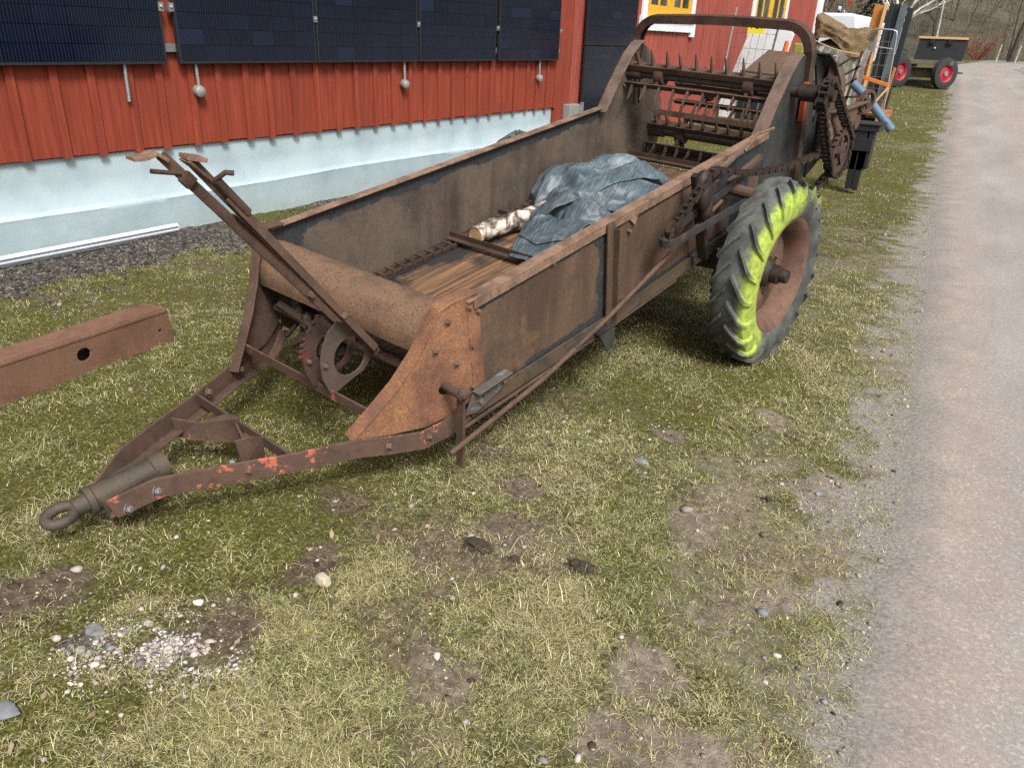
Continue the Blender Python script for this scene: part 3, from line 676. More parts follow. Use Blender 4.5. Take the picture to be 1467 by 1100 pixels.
panel(1.415, 2.35, 'solar panel third from the left in the wall row', 5.40, PZ)
panel(1.415, 2.35, 'solar panel fourth from the left, right of the one above the middle vent', 6.85, PZ)
panel(1.43, 2.35, 'solar panel at the right end of the upper row, above the rightmost round vent', 8.335, PZ)
panel(1.6, 1.02, 'lower solar panel of the stacked pair right of the red corner boards', 10.5, .44, XW + .10)
panel(1.6, 2.3, 'upper solar panel of the stacked pair right of the red corner boards', 10.5, 1.475, XW + .10)
# mounting rails and clamps (parts of the wall)
b = MB()
for z in (1.36, 2.1, 3.2): b.bb(XW + .03, XW + .048, 2.3, 9.85, z, z + .06)
b.bb(XW + .03, XW + .055, 10.1, 12.2, .55, .61)
b.build('mounting_rail', MAT['alu'], house)
b = MB()
def clamp(y, z, h):
    b = MB(); b.bb(XW + .05, XW + .093, y - .02, y + .02, z - h, z + h); b.ball((XW + .097, y, z), .012, 8); b.build('clamp', MAT['zinc'], house)
for y in (3.86, 3.945): clamp(y, 1.67, .03)
for y in (5.391, 6.832, 8.3, 9.785): clamp(y, 1.635, .025)
b = MB(); b.bb(XW + .02, XW + .14, 10.08, 10.36, .50, .70); b.build('junction_box', MAT['conduit'], house, bevel=.01)
b = MB(); b.bb(XW + .1, XW + .155, 10.36, 10.46, .54, .68); b.bb(XW + .12, XW + .17, 10.40, 10.43, .5, .72); b.build('clamp', MAT['zinc'], house, bevel=.004)
# vents
def vent(y, z, lab):
    o = thing('wall_vent', (XW + .05, y, z), lab, 'wall vent', 'round vents on pipes below the solar panels')
    b = MB(); b.tube([(XW + .045, y + .005, z + .03), (XW + .05, y - .0, z + .1), (XW + .05, y - .01, z + .34)], .0125, 10); b.build('pipe', MAT['conduit'], o, smooth=50)
    b = MB(); b.lathe([(0, .062), (.03, .060), (.042, .052), (.045, .04), (.045, .0), (.03, -.02), (0, -.02)], (XW + .03, y, z), (1, -.1, -.1), 20); b.build('cap', MAT['conduit'], o, smooth=40)
vent(4.13, 1.075, 'round grey vent on a pipe, leftmost of the three below the solar panels')
vent(6.64, 1.06, 'round grey vent on a pipe, middle one of the three below the solar panels')
vent(9.35, 1.06, 'round grey vent on a pipe nearest the red corner boards')
b = MB(); pts = [(XW + .05, 3.526, 1.40), (XW + .05, 3.52, 1.02)]; b.cyl(*pts, .013, 10)
for i in range(26): z = 1.025 + i * .014; b.lathe([(.013, -.003), (.0155, 0), (.013, .003)], (XW + .05, 3.5205 + (z - 1.02) * .0158, z), (0, 0, 1), 10)
tag(b.build('threaded_rod', MAT['zinc'], None, (XW + .05, 3.52, 1.02), smooth=50), 'short threaded metal rod hanging below the leftmost solar panel', 'rod')

# flashing on the ground
o = thing('metal_strip', (-5.72, 2.4, 0), 'long pale metal strip lying on the gravel along the blue foundation', 'metal strip')
b = MB(); b.prism([(-5.70, 0, .0), (-5.665, 0, .0), (-5.66, 0, .045), (-5.675, 0, .075), (-5.69, 0, .075), (-5.70, 0, .05)], (0, 3.76, 0)); b.build('profile', MAT['white'], o)
b = MB(); b.bb(-5.665, -5.645, .0, 3.75, .018, .028); b.bb(-5.672, -5.655, .0, 3.75, .048, .056); b.build('edge', MAT['alu'], o)

# ------------------------------------------------------------ rusty beam on the grass
o = thing('steel_beam', (-3.62, 1.4, .0), 'rusty folded steel beam with a round hole lying on the grass', 'steel beam')
def circ(c, ax, r, n=20):
    ax = nrm(ax); a = nrm(np.cross(ax, V(0, 0, 1))); b_ = np.cross(ax, a); return [V(*c) + r * (math.cos(t) * a + math.sin(t) * b_) for t in np.linspace(0, 2 * math.pi, n, endpoint=False)]
b = MB(); xf = lambda y: -3.645 + (2.29 - y) * .085
T = .008
fr = lambda y, z: V(xf(y) + .01 - (z - .0) * -.06, y + 0, z)
zt = lambda y: .197 - .004 * (2.27 - y)
hole1 = [fr(1.775 + .034 * math.cos(t), .098 + .034 * math.sin(t)) for t in np.linspace(0, 6.283, 22, endpoint=False)]
hole2 = [fr(2.21 + .011 * math.cos(t), .088 + .011 * math.sin(t)) for t in np.linspace(0, 6.283, 12, endpoint=False)]
b.prism([fr(.2, -.03), fr(2.29, .0), fr(2.265, zt(2.27) - .012), fr(.2, .18)], (-T, 0, 0), holes=[hole1, hole2])
b.ribbon([fr(2.265, .19) + V(-.003, 0, -.004), fr(1.2, .186) + V(-.003, 0, -.004), fr(.2, .178) + V(-.003, 0, -.004)], .014, .018, (0, 0, 1))
top = lambda y, k: V(xf(y) + .018 - k, y - .25 * k * (y > 2.2), zt(y) + .004)
b.prism([top(.2, .005), top(2.265, .005), top(2.265, .145), top(.2, .135)], (0, 0, -T))
b.prism([top(.2, .135) + V(.002, 0, -.004), top(2.22, .142) + V(.002, 0, -.004), top(2.22, .142) + V(-.01, 0, -.19), top(.2, .135) + V(-.01, 0, -.19)], (-T, 0, 0))
b.build('web', MAT['rust_beam'], o, bevel=.003)
b = MB(); b.prism(circ(fr(1.805, .122) + V(.004, 0, 0), (1, 0, 0), .006, 10), (.003, 0, 0)); b.build('bolt', MAT['bolt'], o)

# dark bundle by the foundation behind the cart
o = thing('covered_bundle', (-5.35, 8.4, 0), 'dark green covered bundle with grey straps standing by the foundation behind the cart', 'covered bundle')
b = MB(); cx, cy = -5.42, 8.45
def bun(i, j):
    a = 2 * math.pi * i; t = j; r = (1 - .55 * t ** 3) * (1 + .06 * math.sin(5 * a) + .05 * math.sin(9 * a + 2)); z = .44 * t - .03 * math.sin(3 * a) * t
    if t > .82: r *= (1 - t) / .18 * .9 + .1
    return V(cx + .26 * r * math.cos(a), cy + .46 * r * math.sin(a), z + .03 * (t > .9))
b.grid(bun, 33, 12); b.build('cover', MAT['green_cover'], o, smooth=45)
for dy in (-.18, .14):
    b = MB(); b.ribbon([(cx + .29, cy + dy, .02), (cx + .29, cy + dy, .25), (cx + .2, cy + dy, .40), (cx, cy + dy, .46)], .06, .012, (1, 0, .3)); b.build('strap', MAT['alu'], o)

# ------------------------------------------------------------ the manure spreader
LO = V(-1.51221781, 2.1017476, .73799637)
LR = np.array([[.13018974, .97687152, .16962506], [-.99141778, .12620924, .03408819], [.01189154, -.17260724, .98491895]])
def P(v): return LO + np.asarray(v, float) @ LR          # cart frame (length, width, height) -> world
WF = 1.211; TP = .02; TOE = .49
def rv(u, v=0.): return v + TP * max(u, 0) + TOE * max(0, -u - .05)      # right side, v inwards
def lv(u, v=0.): return WF - rv(u, v)
ms = thing('manure_spreader', (-1.5, 3.6, 0), 'rusty old two wheeled manure spreader with lever handles, box body and spiked beaters', 'manure spreader')
def LM(): return MB(P)
def two(fn, name, mats, **k):
    """fn(b, side) for the near side (+1) and the far side (-1)"""
    out = []
    for s, m in zip((1, -1), mats if isinstance(mats, (list, tuple)) else (mats, mats)):
        b = LM(); fn(b, s); out.append(b.build(name, m, ms, **k))
    return out
def sv(s, u, v=0.): return rv(u, v) if s > 0 else lv(u, v)

# box sides
def side(b, s):
    n = 30
    for i in range(n):
        u0, u1 = 2.42 * i / n, 2.42 * (i + 1) / n
        zb = lambda u: -.405 - .035 * min(u / .9, 1)
        for o in (0., .012):
            vs = [(u, sv(s, u, o - dent(u, w)), w) for u in (u0, u1) for w in np.linspace(zb(u), -.004, 14)]
            b.add(vs, [(j, j + 1, 15 + j, 14 + j) for j in range(13)])
        if i in (0, n - 1): u = u0 if i == 0 else u1; b.add([(u, sv(s, u, o), w) for o in (0., .012) for w in (zb(u), -.004)], [(0, 2, 3, 1)])
def dent(u, w): return .006 * (float(fbm(np.array([u * 2.3 + 4]), np.array([w * 4.]), 801, 3)[0]) - .5) * math.sin(math.pi * min(max(-w / .42, 0), 1))
for ob in two(side, 'side_panel', [MAT['rust_side'], MAT['rust_inner']], smooth=60):
    near = ob.data.materials[0] is MAT['rust_side']; val = []
    for v in ob.data.vertices:
        u, _, w = LR @ (np.array(v.co[:]) + WORLD[ms.name] - LO); zb = -.405 - .035 * min(u / .9, 1)
        e = max(math.exp(-((w + .02) / .035) ** 2), (math.exp(-((w - zb) / .03) ** 2)) if near else 0)
        if near: e = max(e, .75 * math.exp(-((u - .83) / .05) ** 2), .8 * math.exp(-((u - .03) / .03) ** 2), 1.0 * math.exp(-((u - 2.15) / .12) ** 2), .7 * sst(1.55, 1.9, np.array(u)) * (w > -.2))
        else: e = max(e, .9 * math.exp(-(w / .075) ** 2), .9 * math.exp(-((u - .05) / .12) ** 2 - ((w + .05) / .12) ** 2))
        val.append(float(e))
    at = ob.data.attributes.new('paint', 'FLOAT', 'POINT'); at.data.foreach_set('value', val)
def rail(b, s):
    pts = [(u, sv(s, u, .012), .004) for u in (-.03, .4, .8, 1.2, 1.6, 2.0, 2.43)]; b.ribbon(pts, .052, .008, (0, 0, 1))
    pts = [(u, sv(s, u, -.009), -.016) for u in (-.0, .4, .8, 1.2, 1.6, 2.0, 2.43)]; b.ribbon(pts, .008, .036, (0, 0, 1))
two(rail, 'top_rail', MAT['rust_rail'], bevel=.002)
def rear(b, s):     # rear part of each side with the raised wing
    o = [(2.40, -.47), (2.40, -.0), (2.515, .125), (2.667, .272), (2.76, .325), (2.84, .325), (2.93, .265), (3.01, .15), (3.06, .0)]
    o += [(3.12, -.10), (3.13, -.30), (3.02, -.5), (2.75, -.52), (2.55, -.50)] if s < 0 else [(3.10, -.12), (3.10, -.42), (2.9, -.5), (2.6, -.49)]
    b.prism([(u, sv(s, u, -.004 if s > 0 else .004), w) for u, w in o], (0, .008 * s, 0))
two(rear, 'wing_plate', [MAT['black_panel'], MAT['rust_inner']])
def wflange(b, s):
    pts = [(2.385, -.02), (2.43, .03), (2.515, .127), (2.6, .21), (2.667, .274), (2.75, .325), (2.8, .335)]
    b.ribbon([(u, sv(s, u, .032), w + .004) for u, w in pts], .078, .007, (-.7, 0, .7))
two(wflange, 'wing_flange', MAT['rust_flange'], bevel=.002)

# front plates with their flange
PO = [(0, .012), (-.068, .017), (-.115, -.005), (-.155, -.07), (-.21, -.165), (-.286, -.265), (-.381, -.361), (-.443, -.42), (-.455, -.437), (-.332, -.456), (-.214, -.466), (-.131, -.444), (-.05, -.405), (0, -.40)]
def fplate(b, s):
    a = [(u, w) for u, w in PO if u <= -.05]; a = [(-.05, .0155)] + a
    hole = [(-.135 + .022 * math.cos(t), -.325 + .022 * math.sin(t)) for t in np.linspace(0, 6.283, 14, endpoint=False)]
    b.prism([(u, sv(s, u), w) for u, w in a], (0, .008 * s, 0), holes=[[(u, sv(s, u), w) for u, w in hole]] if s > 0 else ())
    b.prism([(0.004, sv(s, 0), .012), (-.05, sv(s, 0), .0155), (-.05, sv(s, 0), -.405), (.004, sv(s, 0), -.40)], (0, .008 * s, 0))
    b.prism([(.03, sv(s, 0, -.004), .0), (-.03, sv(s, 0, -.004), .0), (-.03, sv(s, 0, -.004), -.40), (.03, sv(s, 0, -.004), -.40)], (0, .006 * s, 0))
    fl = [(.03, .016), (-.03, .020), (-.068, .021), (-.095, .010), (-.118, -.004), (-.137, -.035), (-.157, -.07), (-.21, -.165), (-.286, -.265), (-.381, -.361), (-.443, -.42), (-.458, -.44)]
    ups = []
    for i, (u, w) in enumerate(fl):
        p, q = fl[max(i - 1, 0)], fl[min(i + 1, len(fl) - 1)]; d = nrm((q[0] - p[0], q[1] - p[1])); ups.append((d[1], 0, -d[0]))
    b.ribbon([(u, sv(s, u, .026), w) for u, w in fl], .056, .007, [tuple(-x for x in q) if q[2] < 0 else q for q in ups])
fp = two(fplate, 'front_plate', [MAT['rust_plate'], MAT['rust_bar']], bevel=.0015)
def bolt(par, u, v, w, r=.011, d=(0, -1, 0), nm='bolt', mt='bolt'):
    b = LM(); d = nrm(d); b.lathe([(0, .013), (r * .9, .013), (r, .009), (r, -.002)], (u, v, w), d, 6); b.lathe([(r * 1.7, .002), (r * 1.7, -.002)], (u, v, w), d, 12); b.build(nm, MAT[mt], par)
for (u, w) in ((-.155, -.155), (-.09, -.225), (-.02, -.175), (-.035, -.345), (-.02, -.02), (-.105, -.05)): bolt(fp[0], u, rv(u) - .002, w, .009, (TOE if u < -.05 else 0, -1, 0))

# drum shaped front sheet
def drum():
    b = LM(); n, m = 36, 44; cu, cw, r = -.032, -.188, .131; vs = []
    for lay in (0, .006):
        for i in range(n):
            t = R(-62) + R(322) * 0 + (R(255)) * i / (n - 1) - R(10)
            u, w = cu + (r - lay) * math.cos(t), cw + (r - lay) * math.sin(t)
            a, c = rv(min(u, .0), .006), lv(min(u, .0), .006)
            for j in range(m): 
                q = j / (m - 1); v = a + (c - a) * q; k = -.004 * math.exp(-((q - .36) / .06) ** 2) * max(0, -math.cos(t))
                vs.append((u + k * math.cos(t), v, w + k * math.sin(t)))
    f = []
    for lay in (0, 1):
        o = lay * n * m; f += [(o + i * m + j, o + (i + 1) * m + j, o + (i + 1) * m + j + 1, o + i * m + j + 1) for i in range(n - 1) for j in range(m - 1)]
    f += [(j, j + 1, n * m + j + 1, n * m + j) for j in range(m - 1)] + [((n - 1) * m + j, (n - 1) * m + j + 1, n * m + (n - 1) * m + j + 1, n * m + (n - 1) * m + j) for j in range(m - 1)]
    b.add(vs, f); b.build('front_sheet', MAT['rust_drum'], ms, smooth=50)
drum()
# floor
def floor():
    b = LM(); es = [0.062, .20, .36, .53, .70, .86, 1.02, WF - .07]; uvs = []
    for i in range(len(es) - 1):
        o = len(b.v); b.bb(-.02, 2.66, es[i] + .004, es[i + 1] - .004, -.41, -.378 - .003 * (i % 2))
    ob = b.build('floor_planks', MAT['floor'], ms, bevel=.002); uv = ob.data.uv_layers.new(name='UVMap'); vv = b.v
    for l in ob.data.loops: p = vv[l.vertex_index]; uv.data[l.index].uv = (p[0] / 1.2, p[1] / 1.2)
floor()
def fchain(v):
    b = LM(); u = .05; i = 0
    while u < 2.65:
        vv = v + .012 * math.sin(u * 5); b.bb(u, u + .058, vv - .026, vv - .018, -.373, -.357); b.bb(u, u + .058, vv + .018, vv + .026, -.373, -.357); b.bb(u + .048, u + .062, vv - .034, vv + .034, -.375, -.351); u += .066
    b.build('floor_chain', MAT['rust_dark'], ms)
fchain(1.06); fchain(.13)
for u in (.945, 1.335, 2.0, 2.655):
    b = LM(); b.bb(u - .018, u + .018, .09, 1.10, -.352, -.345); b.bb(u + .012, u + .018, .09, 1.10, -.345, -.318); b.build('conveyor_slat', MAT['rust_dark'], ms, bevel=.001)

# sill, stake, rods, brackets on the near side
def sill(b, s):
    b.ribbon([(u, sv(s, u, -.012), -.435 - .03 * min(max(u, 0) / .8, 1)) for u in (-.06, .2, .5, .8, 1.2, 1.6, 2.0, 2.5, 2.95)], .012, .062, (0, 0, 1))
    b.ribbon([(u, sv(s, u, .02), -.468 - .03 * min(max(u, 0) / .8, 1)) for u in (-.06, .2, .5, .8, 1.2, 1.6, 2.0, 2.5, 2.95)], .07, .008, (0, 0, 1))
two(sill, 'sill', [MAT['sill'], MAT['rust_dark']])
b = LM(); b.bb(.822, .868, -.012, -.004, -.47, .012); b.bb(.862, .868, -.042, -.004, -.46, -.02); b.build('side_stake', MAT['rust_side'], ms, bevel=.001)
b = LM(); b.prism([(.74, -.03, -.475), (.865, -.03, -.475), (.862, -.03, -.60), (.80, -.03, -.575)], (0, .01, 0)); b.bb(.74, .87, -.03, .05, -.482, -.472); b.build('stake_foot', MAT['black_panel'], ms)
b = LM(); b.tube([(-.27, -.10, -.47), (.267, -.095, -.433), (.719, -.086, -.362), (1.728, -.065, -.152)], .0105, 8); b.tube([(-.1, .0, -.50), (.5, .0, -.505), (1.5, .03, -.52)], .008, 6); b.build('control_rod', MAT['rust_bar'], ms, smooth=60)
b = LM(); b.cyl((-.13, .06, -.305), (-.16, -.075, -.295), .017, 12); b.bar((-.150, -.06, -.285), (-.165, -.03, -.63), .036, .012, (1, 0, 0)); b.ball((-.15, -.07, -.29), .024, 8); b.build('crank_lever', MAT['rust_bar'], ms, bevel=.002)
b = LM(); b.prism([(-.105, -.016, -.43), (-.05, -.016, -.352), (.12, -.016, -.345), (.135, -.016, -.405), (-.05, -.016, -.445)], (0, -.012, 0)); b.bb(-.06, .13, -.06, -.02, -.352, -.345); br = b.build('corner_bracket', MAT['greyblue'], ms, bevel=.002); br['label'] = 'bracket with flaking grey blue paint'
bolt(br, -.03, -.03, -.40, .012); bolt(br, .10, -.03, -.375, .012)
for u, w in ((.02, -.05), (.46, -.03), (1.02, -.09), (1.85, -.03)): bolt(ms, u, rv(u) - .006, w, .008)
b = LM(); b.prism([(1.0, rv(1.) - .004, -.02), (1.09, rv(1.) - .004, -.02), (1.06, rv(1.) - .004, -.075)], (0, -.006, 0)); b.build('rail_gusset', MAT['rust_rail'], ms)

# chain tensioner fork and drive chain
b = LM()
arc = [(1.17 + .055 * math.cos(t), -.105 + .038 * math.sin(t) , -.155) for t in np.linspace(R(90), R(270), 9)]
b.ribbon([(1.86, -.067, -.10)] + arc + [(1.86, -.143, -.175)], .008, .04, (-.12, 0, 1))
b.build('tensioner_fork', MAT['black_panel'], ms, bevel=.002)
b = LM(); b.bar((1.62, -.05, -.42), (1.46, -.06, .05), .05, .03, (1, 0, 0)); b.ball((1.48, -.085, .01), .055, 8, (1, .7, 1.2)); b.ball((1.46, -.11, -.04), .05, 8, (1, .6, 1.4)); b.ball((1.51, -.10, -.12), .042, 8, (1, .6, 1.6)); b.build('tensioner_post', MAT['grease'], ms, smooth=80)
b = LM(); b.bar((1.35, -.03, -.20), (1.75, -.03, -.07), .03, .02, (0, 1, 0)); b.bar((1.84, -.04, -.10), (2.2, -.03, -.06), .025, .025, (0, 1, 0)); b.cyl((1.86, -.03, -.13), (1.86, -.17, -.14), .03, 12); b.build('tensioner_arm', MAT['rust_bar'], ms)
b = LM(); b.lathe([(.012, -.012), (.05, -.012), (.05, .012), (.012, .012)], (1.19, -.105, -.12), (0, 1, 0), 14); b.build('idler_wheel', MAT['grease'], ms)
b = LM(); b.tube([(2.0, -.03, .02), (2.12, -.03, .075), (2.32, -.03, .06)], .009, 6); b.bar((1.75, -.02, -.02), (2.05, -.02, .04), .018, .02); b.build('catch_rod', MAT['bolt'], ms)
def spl(pts, n):
    pts = np.array(pts, float); d = np.concatenate([[0], np.cumsum(np.linalg.norm(np.diff(pts, axis=0), axis=1))]); t = np.linspace(0, d[-1], n)
    o = []
    for x in t:
        i = min(max(np.searchsorted(d, x) - 1, 0), len(pts) - 2); q = (x - d[i]) / (d[i + 1] - d[i]); p0, p1, p2, p3 = pts[max(i - 1, 0)], pts[i], pts[i + 1], pts[min(i + 2, len(pts) - 1)]
        o.append(.5 * (2 * p1 + (p2 - p0) * q + (2 * p0 - 5 * p1 + 4 * p2 - p3) * q * q + (3 * p1 - p0 - 3 * p2 + p3) * q ** 3))
    return np.array(o)
def chain(b, pts, pitch, wd, ht, th=.004, side_=(0, 1, 0)):
    p = spl(pts, 400); L = np.concatenate([[0], np.cumsum(np.linalg.norm(np.diff(p, axis=0), axis=1))]); n = int(L[-1] / pitch)
    q = np.stack([np.interp(np.linspace(0, L[-1], n + 1), L, p[:, k]) for k in range(3)], 1); sd = V(*side_)
    for i in range(n):
        a, c = q[i], q[i + 1]; d = nrm(c - a); s = nrm(sd - d * (sd @ d)); u = np.cross(s, d); w = wd * (.5 if i % 2 else .36)
        for k in (-1, 1): b.box((a + c) / 2 + s * w * k, (pitch * 1.25, th, ht), (d, s, u))
        b.cyl(a - s * wd * .55, a + s * wd * .55, ht * .42, 6)
b = LM()
chain(b, [(1.16, -.105, -.175), (1.135, -.112, -.12), (1.3, -.11, -.04), (1.46, -.11, .035), (1.52, -.11, .062), (1.62, -.108, .04), (1.844, -.103, -.035), (2.128, -.1, -.105), (2.438, -.1, -.160), (2.75, -.11, -.185), (3.03, -.12, -.20)], .042, .036, .028)
b.build('drive_chain', MAT['grease'], ms); b = LM()
chain(b, [(3.05, -.11, -.36), (2.8, -.10, -.44), (2.5, -.09, -.52), (2.2, -.07, -.62)], .042, .036, .028)
b.build('drive_chain', MAT['grease'], ms)
UP, LOW = V(2.70, -.15, .165), V(3.05, -.15, -.235)
def sprocket(b, c, r, th, n, spokes):
    if spokes:
        b.lathe([(r * .82, -th / 2), (r, -th / 2), (r, th / 2), (r * .82, th / 2)], c, (0, 1, 0), 36, True); b.lathe([(.012, -th), (.04, -th), (.04, th), (.012, th)], c, (0, 1, 0), 16, True)
        for k in range(5): t = 2 * math.pi * k / 5 + .3; b.bar(c + V(.03 * math.cos(t), 0, .03 * math.sin(t)), c + V(r * .85 * math.cos(t), 0, r * .85 * math.sin(t)), .022, th * .7, (0, 1, 0))
    else: b.lathe([(.01, -th / 2), (r, -th / 2), (r, th / 2), (.01, th / 2)], c, (0, 1, 0), 24, True)
    for k in range(n):
        t = 2 * math.pi * k / n; d = V(math.cos(t), 0, math.sin(t)); b.bar(c + d * r * .97, c + d * (r + .014), .014, th, (0, 1, 0))
b = LM(); sprocket(b, UP, .062, .02, 11, False); b.build('sprocket', MAT['grease'], ms)
b = LM(); sprocket(b, LOW, .125, .022, 22, True); b.cyl(LOW + V(0, .02, .0), LOW + V(0, .12, 0), .05, 14); b.build('sprocket', MAT['rust_quadred'], ms)
b = LM(); dv = nrm(LOW - UP); sd = V(dv[2], 0, -dv[0]); ra, rb = .078, .142
loop = [LOW + sd * rb, UP + sd * ra] + [UP + ra * (sd * math.cos(t) - dv * math.sin(t)) for t in np.linspace(.5, math.pi - .5, 5)] + [UP - sd * ra, LOW - sd * rb] + [LOW + rb * (-sd * math.cos(t) + dv * math.sin(t)) for t in np.linspace(.4, math.pi - .4, 7)] + [LOW + sd * rb]
chain(b, loop, .034, .05, .026, .006); b.build('cross_chain', MAT['grease'], ms)
b = LM(); b.bar(UP + V(.03, .05, -.02), LOW + V(-.02, .05, .08), .05, .008, (0, 1, 0)); b.build('chain_strut', MAT['rust_rail'], ms)

# hoop over the back
hp = [(2.90, rv(2.9, -.03), -.50), (2.885, rv(2.9, -.03), -.1), (2.87, rv(2.9, -.03), .28)]
hp += [(2.86, rv(2.9, -.03) + .16 * (1 - math.cos(t)), .335 + .16 * math.sin(t)) for t in np.linspace(.15, math.pi / 2, 8)]
hp += [(2.84, WF * .5, .499)]
hp += [(2.82, lv(2.9, -.02) - .16 * (1 - math.cos(t)), .325 + .16 * math.sin(t)) for t in np.linspace(math.pi / 2, .15, 8)] + [(2.80, lv(2.9, -.02), .2), (2.80, lv(2.9, -.02), -.05)]
b = LM(); b.ribbon(spl(hp, 60), .072, .012, [(0, 1, 0)] * 60 if 0 else (0, 0, 1)) if 0 else None
def sweep_channel(b, path, wu, th, lip):
    """strap lying in the hoop plane: wide along the cart (u), thin outwards, with two lips"""
    path = np.array(path); n = len(path); cs = V(*[path[:, i].mean() for i in range(3)])
    for (ou, a, t) in ((0, wu, th), (-wu / 2 + .004, .008, lip), (wu / 2 - .004, .008, lip)):
        vs = []
        for i, p in enumerate(path):
            d = nrm(path[min(i + 1, n - 1)] - path[max(i - 1, 0)]); U = V(1, 0, 0); N = nrm(np.cross(U, d)); 
            c = p + U * ou - N * (0 if ou == 0 else lip / 2) * HS
            for (j, k) in ((-1, -1), (1, -1), (1, 1), (-1, 1)): vs.append(c + U * a / 2 * j + N * t / 2 * k)
        f = [(i * 4 + k, i * 4 + (k + 1) % 4, (i + 1) * 4 + (k + 1) % 4, (i + 1) * 4 + k) for i in range(n - 1) for k in range(4)] + [(3, 2, 1, 0), tuple((n - 1) * 4 + k for k in range(4))]
        b.add(vs, f)
HS = 1
b = LM(); sweep_channel(b, spl(hp, 64), .064, .010, .044); b.build('hoop', MAT['rust_dark'], ms, bevel=.0015)
b = LM(); b.bb(2.80, 2.84, rv(2.8, -.045), rv(2.8, -.02), -.02, .19); b.build('painted_plate', MAT['orange_paint'], ms)
b = LM(); b.cyl((UP[0], -.19, UP[2]), (UP[0], .06, UP[2]), .032, 14); b.cyl((UP[0], -.10, UP[2]), (UP[0], .0, UP[2]), .046, 14); b.build('bearing', MAT['grease'], ms, smooth=40)

# spiked beaters
def beater(name, cu, cw, bars, nt, seedv, tl=.085):
    o = []
    b = LM(); v0, v1 = rv(cu, .03), lv(cu, .015); b.cyl((cu, v0, cw), (cu, v1, cw), .022, 14); b.cyl((cu, v1 - .10, cw), (cu, v1, cw), .034, 14)
    sh = b.build(name, MAT['dark_pipe'], ms, smooth=40)
    for vv in (v0 + .22, v1 - .24):
        b = LM(); b.lathe([(.022, -.03), (.052, -.03), (.056, 0), (.052, .03), (.022, .03)], (cu, vv, cw), (0, 1, 0), 18)
        for (du, dw) in bars: b.bar((cu, vv, cw), (cu + du, vv, cw + dw), .04, .016, (0, 1, 0))
        b.build('spider', MAT['rust_dark'], sh, smooth=40)
    for bi, (du, dw) in enumerate(bars):
        d = nrm((du, 0, dw)); t = V(-d[2], 0, d[0]); c = V(cu + du, 0, cw + dw)
        b = LM(); b.box(c + V(0, (v0 + v1) / 2, 0), (.046, v1 - v0 - .02, .007), (t, V(0, 1, 0), d)); b.box(c + V(0, (v0 + v1) / 2, 0) + t * .021 - d * .016, (.007, v1 - v0 - .02, .034), (t, V(0, 1, 0), d))
        br = b.build('tine_bar', MAT['rust_bar'], sh)
        for k in range(nt):
            vv = v0 + .06 + (v1 - v0 - .14) * (k + .25 * (bi % 2)) / (nt - 1) * .985
            if vv > v1 - .02: continue
            b = LM(); q = c + V(0, vv, 0); tip = q + d * tl + t * .012 * math.sin(k * 2.3) + V(0, .006 * math.sin(k * 4.1 + seedv), 0)
            b.add([q + t * x + V(0, y, 0) for x, y in ((-.017, -.007), (.017, -.007), (.017, .007), (-.017, .007))] + [tip + t * x + V(0, y, 0) for x, y in ((-.004, -.002), (.004, -.002), (.004, .002), (-.004, .002))],
                  [(0, 1, 5, 4), (1, 2, 6, 5), (2, 3, 7, 6), (3, 0, 4, 7), (0, 3, 2, 1), (4, 5, 6, 7)])
            tn = b.build('tine', MAT['rust_bar'], sh)
    return sh
beater('upper_beater', 2.705, .160, [(-.022, .062), (-.052, -.055), (.075, .0)], 10, 1, .10)
beater('lower_beater', 3.005, -.274, [(.06, .125), (-.045, .075), (-.09, -.066), (.02, -.15), (.12, -.02)], 11, 4)
beater('rear_beater', 3.32, -.06, [(-.05, .07), (.03, .09), (-.06, -.07)], 8, 9, .07)
# things further back: rear roller, spreader plates, arms
b = LM(); b.prism([(3.22, .14, .12), (3.55, .14, .20), (3.55, .60, .20), (3.22, .60, .13)], (0, 0, -.012)); b.build('rear_cover', MAT['rust_side'], ms)
b = LM(); b.bar((3.0, .12, -.46), (3.0, WF - .1, -.46), .05, .05); b.bar((3.45, .1, -.30), (3.45, WF - .1, -.28), .045, .045); b.build('rear_crossbar', MAT['rust_dark'], ms)
b = LM(); b.prism([(2.97, .05, .30), (3.0, .05, .33), (3.42, .05, -.10), (3.40, .05, -.34), (3.1, .05, -.44), (3.12, .05, .0)], (0, .012, 0)); b.ribbon([(2.98, .02, .32), (3.1, .02, .25), (3.25, .02, .1), (3.33, .02, -.03)], .09, .008, (1, 0, 1)); b.build('rear_wing', MAT['black_panel'], ms)
b = LM(); b.grid(lambda i, j: V(3.12 + .30 * i + .05 * math.sin(6 * i), .02 - .06 * math.sin(3 * i) , .22 - .55 * j - .25 * i + .03 * math.sin(8 * i)), 9, 6); b.build('bent_sheet', MAT['rust_side'], ms, solid=.005, smooth=60)
b = LM(); b.bar((2.98, -.09, .0), (3.60, -.08, -.06), .045, .010); b.prism([(3.0, -.09, -.005), (3.45, -.085, -.05), (3.42, -.085, -.16), (3.30, -.09, -.30), (3.12, -.09, -.34)], (0, .01, 0)); b.build('rear_arm', MAT['rust_side'], ms, bevel=.002)
b = LM(); b.lathe([(.055, -.014), (.072, -.014), (.072, .014), (.055, .014)], (3.60, -.08, -.06), (.3, 1, 0), 24, True); b.lathe([(.008, -.012), (.025, -.012), (.025, .012), (.008, .012)], (3.60, -.08, -.06), (.3, 1, 0), 14, True)
for k in range(5): t = 2 * math.pi * k / 5; b.bar((3.60 + .02 * math.cos(t), -.08, -.06 + .02 * math.sin(t)), (3.60 + .058 * math.cos(t), -.08, -.06 + .058 * math.sin(t)), .014, .01, (0, 1, 0))
